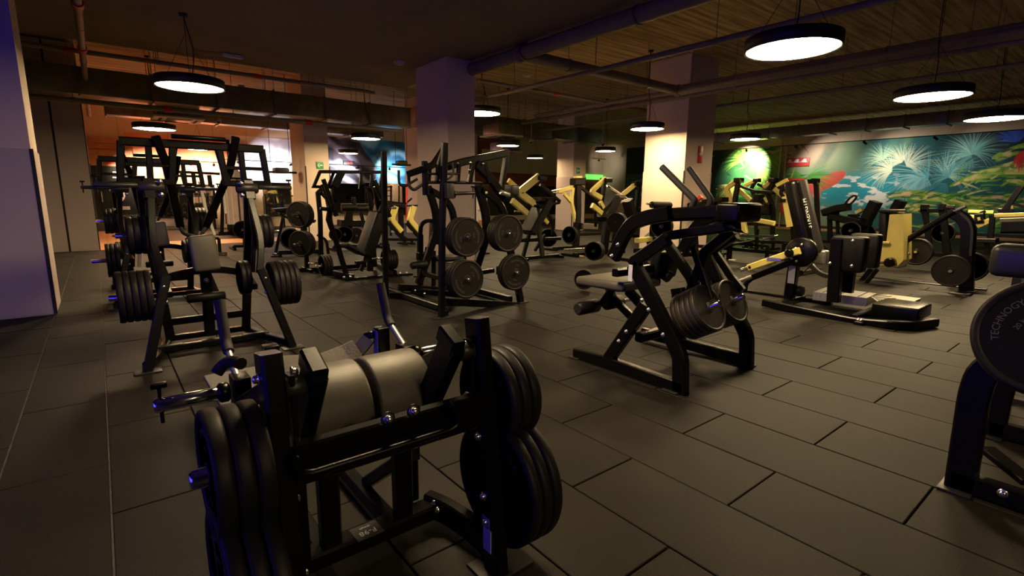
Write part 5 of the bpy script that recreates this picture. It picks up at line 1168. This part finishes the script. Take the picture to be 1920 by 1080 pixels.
# ---- stepper and rowers in front of the flamingo
ymach('step_machine', 'black stepper with looped handle in front of the flamingo mural', ('x', 14.5), [('body', [(1545, 399), (1570, 391), (1592, 388)], 13, B_, .35), ('loop', [(1583, 385), (1592, 372), (1602, 366), (1607, 369), (1600, 378), (1588, 388)], 3, B_, .06), ('post', [(1556, 398), (1556, 452)], 8, B_), ('post', [(1570, 395), (1571, 440)], 6, B_), ('base_rail', [(1540, 452), (1610, 458)], 6, B_), ('cover', [(1556, 405), (1612, 418)], 12, B_, .3)])
m = ymach('exercise_bike', 'black exercise bike with tilted console, left of the yellow carriage', ('x', 14.8), [('console', [(1643, 378), (1626, 410)], 16, B_, .4), ('body', [(1598, 412), (1632, 418)], 14, B_, .35), ('yellow_cap', [(1606, 399), (1618, 393)], 6, Y_, .2), ('base_rail', [(1580, 455), (1650, 460)], 6, B_), ('post', [(1628, 410), (1618, 455)], 9, B_), ('flywheel_arm', [(1590, 404), (1612, 404)], 4, B_)])
fwhere(m, 1595, 433, ('x', 14.3), (-1, 0, 0), 1, 19, 'near side of the bike'); fwhere(m, 1624, 437, ('x', 15.2), (-1, 0, 0), 1, 16, 'rear side of the bike')
ymach('exercise_bike', 'second exercise bike whose console shows above the yellow carriage', ('x', 16.0), [('console', [(1690, 376), (1676, 400)], 15, B_, .4), ('post', [(1680, 398), (1672, 446)], 8, B_), ('base_rail', [(1640, 450), (1700, 454)], 5, B_), ('body', [(1652, 418), (1676, 424)], 10, B_, .3)])
# ---- yellow bench press at the right edge
m = ymach('chest_machine', 'yellow and black chest machine with tilted mast at the right edge', ('x', 13.6), [('lever', [(1865, 404), (1945, 401)], 7, Y_, .08), ('lever', [(1816, 396), (1863, 398)], 6, Y_, .07, 1.0), ('lever', [(1805, 404), (1830, 407)], 6, Y_, .07, .6), ('bracket', [(1832, 424), (1857, 413)], 9, Y_, .06), ('mast', [(1915, 349), (1884, 394)], 10, B_), ('mast_arm', [(1895, 381), (1940, 393)], 5, B_), ('hub', [(1829, 410), (1846, 408)], 19, B_, .2), ('hub_cap', [(1833, 411), (1838, 410)], 6, Y_, .02, -.15), ('post', [(1861, 403), (1857, 447)], 9, B_), ('knob_arm', [(1838, 400), (1848, 396)], 5, B_), ('crank', [(1872, 395), (1900, 395)], 8, B_), ('base_rail', [(1818, 464), (1950, 472)], 5, B_), ('base_rail', [(1822, 474), (1960, 484)], 5, B_), ('seat', [(1830, 450), (1870, 451)], 8, 'vinyl_dark', .4), ('seat_post', [(1851, 452), (1850, 478)], 7, B_), ('mesh_box', [(1880, 424), (1935, 424)], 26, B_, .35), ('bench_pad', [(1878, 413), (1940, 411)], 8, 'vinyl', .4), ('small_yellow', [(1897, 378), (1898, 392)], 3, Y_, .04)])

# ---- yellow machines in the middle distance
Z = 'behind the lat machine'
m = ymach('chest_machine', 'yellow and black machine just right of the lat machine with tilted back pad', ('y', 8.1), [('lever', [(1010, 331), (973, 361), (1000, 382)], 13, Y_, .08), ('lever', [(953, 338), (968, 352)], 9, Y_, .06, .5), ('lever', [(960, 376), (988, 400)], 11, Y_, .08), ('yellow_link', [(1017, 408), (1027, 418)], 7, Y_), ('lever_head', [(1006, 333), (1020, 335)], 9, B_, .2), ('arm', [(1013, 346), (1050, 378)], 6, B_), ('arm', [(962, 362), (981, 383), (1014, 388), (1049, 380)], 5, B_), ('back_pad', [(1022, 376), (990, 436)], 17, 'vinyl_dark', .4), ('pad_top', [(1006, 374), (1030, 374)], 9, B_, .3), ('frame_bar', [(973, 451), (1051, 447)], 7, B_), ('post', [(1009, 420), (1017, 480)], 9, 'metal2'), ('post', [(992, 440), (979, 488)], 7, B_), ('base_rail', [(981, 489), (1047, 479)], 7, B_), ('rear_post', [(1003, 470), (1022, 440)], 5, B_, .06), ('weight_peg', [(965, 396), (981, 397)], 3.4, C_), ('curve', [(1024, 396), (1036, 415), (1036, 440)], 6, B_)], [(1028, 446, ('y', 8.6), (-.6, -.8, 0), 2, 17, 'peg of the tilted-pad yellow machine')])
m = ymach('row_machine', 'yellow and black machine with upright mast before the far column', ('y', 9.2), [('mast', [(1083, 338), (1083, 400), (1079, 466)], 14, B_, .12), ('mast_head', [(1074, 341), (1092, 341)], 13, B_, .22), ('head_cap', [(1078, 332), (1089, 332)], 4, Y_, .12), ('lever', [(1074, 352), (1071, 378), (1080, 418)], 7, Y_, .07), ('lever', [(1073, 351), (1046, 359)], 7, Y_, .06), ('lever', [(1057, 363), (1072, 380)], 6, Y_, .06), ('weight_peg', [(1037, 361), (1066, 362)], 3.2, C_), ('weight_peg', [(1034, 358), (1052, 354)], 3.2, C_), ('arm', [(1083, 346), (1119, 375), (1139, 379)], 6, B_), ('frame_bar', [(1085, 440), (1140, 437)], 5, B_), ('seat', [(1085, 424), (1112, 425)], 12, 'vinyl', .35), ('base_rail', [(1037, 467), (1104, 474)], 6, B_), ('weight_peg', [(1058, 468), (1082, 466)], 3.6, C_)], [(1068, 441, ('y', 9.0), (-1, -.15, 0), 2, 20, 'side peg of the upright-mast yellow machine')])
m = ymach('row_machine', 'yellow and black machine with bright bent tube, before the far doorway', ('y', 8.0), [('lever', [(1135, 335), (1108, 360), (1127, 371)], 9, Y_, .07), ('lever_head', [(1131, 338), (1142, 338)], 9, B_, .2), ('handle', [(1139, 348), (1178, 374), (1161, 379)], 4.5, C_), ('lever', [(1110, 385), (1128, 400)], 10, Y_, .07), ('lever', [(1125, 378), (1131, 390)], 8, Y_, .07), ('back_pad', [(1150, 370), (1130, 412)], 19, 'vinyl_dark', .4), ('pad_top', [(1146, 368), (1165, 368)], 7, 'vinyl', .25), ('mast', [(1135, 338), (1130, 370), (1126, 395)], 7, B_), ('post', [(1140, 405), (1128, 505)], 15, B_), ('post', [(1116, 395), (1117, 425)], 5, B_), ('base_rail', [(1075, 500), (1160, 508)], 7, B_), ('yellow_horn_arm', [(1078, 481), (1095, 484), (1120, 488)], 8, Y_, .08), ('handle', [(1055, 486), (1091, 485)], 4.6, C_), ('weight_peg', [(1058, 468), (1100, 466)], 3.4, C_), ('post', [(1092, 490), (1090, 512)], 9, B_)],
    [(1155, 418, ('y', 6.9), (-1, -.4, 0), 4, 19, 'upper peg of the bent-tube machine'), (1113, 471, ('y', 6.7), (-1, -.4, 0), 4, 18, 'middle peg of the bent-tube machine'), (1095, 524, ('y', 4.95), (-1, -.5, 0), 2, 19, 'lower peg of the bent-tube machine')])
ymach('row_machine', 'dark machine with one yellow lever at the left side of the bright column', ('y', 9.9), [('lever', [(1194, 343), (1167, 365)], 8, Y_, .07), ('lever_head', [(1188, 344), (1200, 344)], 8, B_, .2), ('mast', [(1198, 346), (1194, 380), (1186, 425)], 9, B_), ('seat_back', [(1176, 375), (1186, 410)], 16, 'vinyl_dark', .3), ('yellow_link', [(1180, 380), (1183, 395)], 5, Y_), ('base_rail', [(1150, 440), (1215, 444)], 6, B_), ('arm', [(1193, 352), (1176, 366)], 5, B_)])
m = ymach('leg_press_machine', 'black machine with a horizontal roller in front of the bright column', ('y', 6.6), [('roller', [(1222, 384), (1256, 385)], 13, 'vinyl_dark'), ('handle', [(1213, 382), (1224, 383)], 4, C_), ('post', [(1232, 388), (1222, 430), (1226, 500)], 9, B_), ('post', [(1246, 388), (1240, 420), (1250, 500)], 8, B_), ('yellow_cover', [(1194, 451), (1220, 448)], 9, Y_, .12), ('base_rail', [(1190, 515), (1290, 522)], 8, B_), ('frame_bar', [(1190, 470), (1270, 466)], 8, B_), ('seat_pad', [(1225, 440), (1240, 500)], 18, 'vinyl_dark', .35)],
    [(1240, 425, ('y', 6.3), (-1, -.4, 0), 3, 24, 'upper peg of the single-roller machine'), (1200, 506, ('y', 5.7), (-1, -.4, 0), 4, 22, 'lower peg of the single-roller machine')])
m = ymach('leg_press_machine', 'black machine with lit console between the bright column and the long handles', ('x', 11.2), [('console', [(1322, 378), (1360, 374)], 8, B_, .3), ('red_cover', [(1305, 377), (1316, 368)], 8, 'red', .1), ('post', [(1340, 380), (1342, 420)], 7, B_), ('body', [(1275, 390), (1330, 384)], 14, B_, .3), ('base_rail', [(1280, 460), (1350, 464)], 6, B_), ('post', [(1300, 392), (1305, 462)], 9, B_)])

# ---- left background
def stack_tower():
    q = P(444, 440, 'z', 0); m = Mach('cable_tower', 'cable tower with pale pink ribbed shroud behind the tall left machine', origin=(q.x, q.y, 0)); pl = ('y', q.y)
    c = P(445, 400, *pl); sc = F_PX/((c-CAM).dot(_f)); r = 19/sc; zt = P(445, 335, *pl).z
    prof = [(r, .35), (r, zt)]; MB().lathe((c.x, c.y, 0), 'z', prof, 24).build('shroud', 'panel', m.root)
    for k in range(12):
        a = k*PI/6; x, y = c.x+(r+.01)*math.cos(a), c.y+(r+.01)*math.sin(a); MB().box((x, y, (zt+.35)/2), (.035, .035, zt-.35)).build('shroud_rib', 'metal2' if k % 3 == 0 else 'acwhite', m.root)
    MB().lathe((c.x, c.y, zt), 'z', [(r*.9, 0), (r*.7, .18), (r*.3, .28), (0, .3)], 20).build('dome_cap', 'acwhite', m.root)
    MB().lathe((c.x, c.y, zt), 'z', [(r+.05, -.03), (r+.05, .03)], 24).build('cap_ring', 'metal', m.root)
    for k in range(8):
        a = k*PI/4; MB().box((c.x+.22*math.cos(a), c.y+.22*math.sin(a), .18), (.2, .2, .34), ch=.02).build('weight_stack', 'metal', m.root)
    strokes(m, pl, [('post', [(418, 345), (416, 438)], 6, B_), ('roller', [(438, 404), (472, 404)], 5, 'metal2'), ('roller', [(445, 412), (476, 413)], 4, 'metal2'), ('base_rail', [(410, 440), (476, 444)], 8, B_), ('arm', [(470, 404), (478, 430)], 6, B_)])
stack_tower()
ym = [('post', [(0, 0)])]
def rack(label, pl, items, pls=(), name='plate_rack', cat='plate rack'):
    q = P(items[0][1][0][0], items[0][1][0][1], *pl); m = Mach(name, label, cat=cat, origin=(q.x, q.y, 0), group='plate racks at the back'); strokes(m, pl, items)
    for a in pls: fwhere(m, *a)
    return m
rack('low black plate rack below the cable tower', ('y', 13.6), [('base_rail', [(438, 462), (480, 461)], 5, B_), ('post', [(458, 425), (458, 462)], 5, B_), ('crossbar', [(440, 432), (478, 431)], 4, B_), ('post', [(476, 405), (478, 460)], 4, B_)], [(455, 431, ('y', 13.4), (-.3, -1, 0), 2, 17, 'plate rack below the cable tower')])
rack('black plate rack with a large plate between the left machine and the slim column', ('y', 11.6), [('base_rail', [(522, 474), (600, 471)], 8, B_), ('post', [(530, 410), (517, 474)], 5, B_), ('post', [(566, 416), (568, 472)], 5, B_), ('crossbar', [(524, 400), (548, 414), (590, 416)], 4, B_), ('crossbar', [(560, 414), (592, 414)], 4, B_), ('post', [(522, 395), (536, 400)], 5, B_), ('top_tray', [(512, 394), (540, 392)], 6, B_, .3), ('weight_peg', [(526, 402), (532, 398)], 3, C_), ('foot', [(508, 482), (530, 484)], 5, B_), ('curved_leg', [(595, 440), (612, 450), (616, 478)], 5, B_)],
     [(546, 448, ('y', 11.4), (-.2, -1, 0), 2, 20, 'plate rack left of the slim column')])
m = ymach('leg_machine', 'black machine with roller pads and small plates between slim and middle column', ('y', 12.2), [('roller', [(640, 390), (668, 389)], 12, 'vinyl_dark'), ('roller', [(668, 391), (692, 391)], 9, 'vinyl_dark'), ('post', [(654, 395), (652, 440)], 14, B_), ('post', [(676, 395), (686, 440)], 6, B_), ('body', [(636, 418), (700, 420)], 12, B_, .3), ('base_rail', [(626, 462), (712, 466)], 6, B_), ('top_light_bar', [(640, 383), (690, 383)], 3, 'metal2'), ('mast', [(663, 370), (664, 384)], 7, B_)],
    [(629, 440, ('y', 11.9), (-.2, -1, 0), 1, 12, 'left peg of the roller machine at the back'), (646, 440, ('y', 11.9), (-.2, -1, 0), 1, 16, 'middle peg of the roller machine at the back'), (668, 442, ('y', 11.9), (-.2, -1, 0), 2, 15, 'right peg of the back roller machine')], grp='machines at the back')
for lb, dx, py in (('left one of the two small machines with yellow angled support', 0, 0), ('right one of the two small machines with yellow angled support', 34, -2)):
    ymach('leg_press_machine', lb, ('y', 12.6), [('support', [(742+dx, 387), (734+dx, 412), (752+dx, 434)], 10, Y_, .12), ('base_rail', [(724+dx, 449), (772+dx, 450)], 5, B_), ('lower_leg', [(728+dx, 416), (748+dx, 440), (762+dx, 450)], 8, B_), ('top_bar', [(728+dx, 386), (756+dx, 385)], 3, B_), ('foot_bar', [(734+dx, 434), (752+dx, 435)], 4, 'steel')])
m = ymach('power_rack', 'black pull-up rack with red band left of the middle column', ('y', 14.5), [('post', [(703, 350), (702, 440)], 3, B_), ('post', [(733, 348), (733, 442)], 4, B_), ('post', [(748, 348), (748, 440)], 3, B_), ('crossbar', [(700, 352), (735, 350)], 3, B_), ('peg', [(720, 358), (735, 357)], 2, B_), ('peg', [(720, 368), (735, 367)], 2, B_), ('red_band', [(763, 340), (762, 410)], 3, 'red'), ('body', [(722, 382), (756, 386)], 12, B_, .3), ('mast', [(752, 390), (753, 445)], 8, B_), ('seat_arm', [(745, 395), (772, 372)], 3, B_)], grp='machines at the back')
def tv(label, px0, px1, py, yv):
    a = P(px0, py, 'y', yv); b = P(px1, py, 'y', yv); c = (a+b)/2; t = thing('hanging_monitor', label, 'monitor', c, 'hanging monitors')
    MB().cyl((a.x, yv, a.z), (b.x, yv, a.z), .03, 10).build('mounting_bar', 'lamp_body', t); MB().box(c+V((0, 0, .03)), ((b.x-a.x)*.45, .35, .16), ch=.04).build('housing', 'lamp_body', t)
    for s in (.2, .8): q = a.lerp(b, s); MB().cyl(q, V((q.x, q.y, ZC)), .008, 6).build('hanger_rod', 'lamp_body', t)
tv('black hanging bar with a dark body before the white marbled mural', 496, 556, 322, 15.5); tv('black hanging monitor before the blue mural', 735, 770, 308, 15.5)
# dumbbell racks in front of the mirrors
def dumbbells(label, px0, px1, py, yv, n, rows):
    a = P(px0, py, 'y', yv); b = P(px1, py, 'y', yv); m = Mach('dumbbell_rack', label.replace('the rack', 'black dumbbell rack'), cat='dumbbell rack', origin=(a.x, yv, 0), group='dumbbell racks')
    for k in (0, 1): x = (a.x, b.x)[k]; MB().box((x, yv, .62), (.06, .35, 1.24)).build('upright', 'metal', m.root)
    for r in range(rows):
        z = .45+r*.38; MB().box(((a.x+b.x)/2, yv, z), (b.x-a.x, .3, .03)).build('shelf', 'metal', m.root)
        for i in range(n):
            x = a.x+.15+(b.x-a.x-.3)*i/(n-1); o = MB(); c = V((x, yv-.02, z+.085))
            t = thing('dumbbell', 'black dumbbell, %s from left on %s shelf of %s' % (('first', 'second', 'third', 'fourth', 'fifth', 'sixth', 'seventh')[i], ('lowest', 'middle', 'top')[r], label), 'dumbbell', c, 'dumbbells on ' + label)
            MB().cyl(c+V((0, -.05, 0)), c+V((0, .05, 0)), .017, 8).build('handle', 'chrome', t)
            for s in (-1, 1): MB().cyl(c+V((0, s*.05, 0)), c+V((0, s*.13, 0)), .06, 8).build('head', 'rubber', t)
dumbbells('the rack by the orange mural', 340, 400, 400, YB-.6, 7, 3)
dumbbells('the rack by the white mural', 498, 530, 400, YB-.6, 4, 3)
# smith machine with white uprights seen under the top bar of the left machine
m = ymach('smith_machine', 'black and white smith machine seen through the tall left machine', ('y', 12.6), [('upright', [(374, 340), (386, 395), (402, 440)], 5, 'acwhite', .07), ('upright', [(357, 345), (362, 365), (364, 445)], 3, 'acwhite', .05), ('crossbar', [(350, 352), (394, 352)], 5, 'acwhite', .07), ('top_bar', [(330, 322), (412, 326)], 5, B_), ('post', [(341, 324), (350, 356)], 7, B_), ('post', [(362, 325), (366, 352)], 7, B_), ('post', [(392, 328), (396, 356)], 7, B_), ('upright', [(418, 345), (423, 400)], 4, 'acwhite', .06), ('lower_tube', [(366, 355), (388, 367)], 4, 'metal2'), ('base_rail', [(350, 446), (410, 447)], 5, B_)], grp='machines at the back')
m = ymach('biceps_machine', 'black machine with chrome horns at the far left edge of the machine row', ('y', 9.0), [('post', [(262, 372), (264, 410), (262, 500)], 7, 'acwhite', .06), ('weight_peg', [(214, 405), (246, 406)], 4, C_), ('weight_peg', [(210, 442), (234, 444)], 4, C_), ('mast', [(250, 408), (248, 500)], 8, B_), ('base_rail', [(215, 515), (300, 512)], 7, B_), ('arm', [(252, 412), (282, 400)], 6, B_), ('crossbar', [(236, 406), (270, 406)], 5, B_)],
    [(222, 470, ('y', 8.9), (-1, -.1, 0), 3, 17, 'horn of the leftmost machine')], grp='machines at the back')
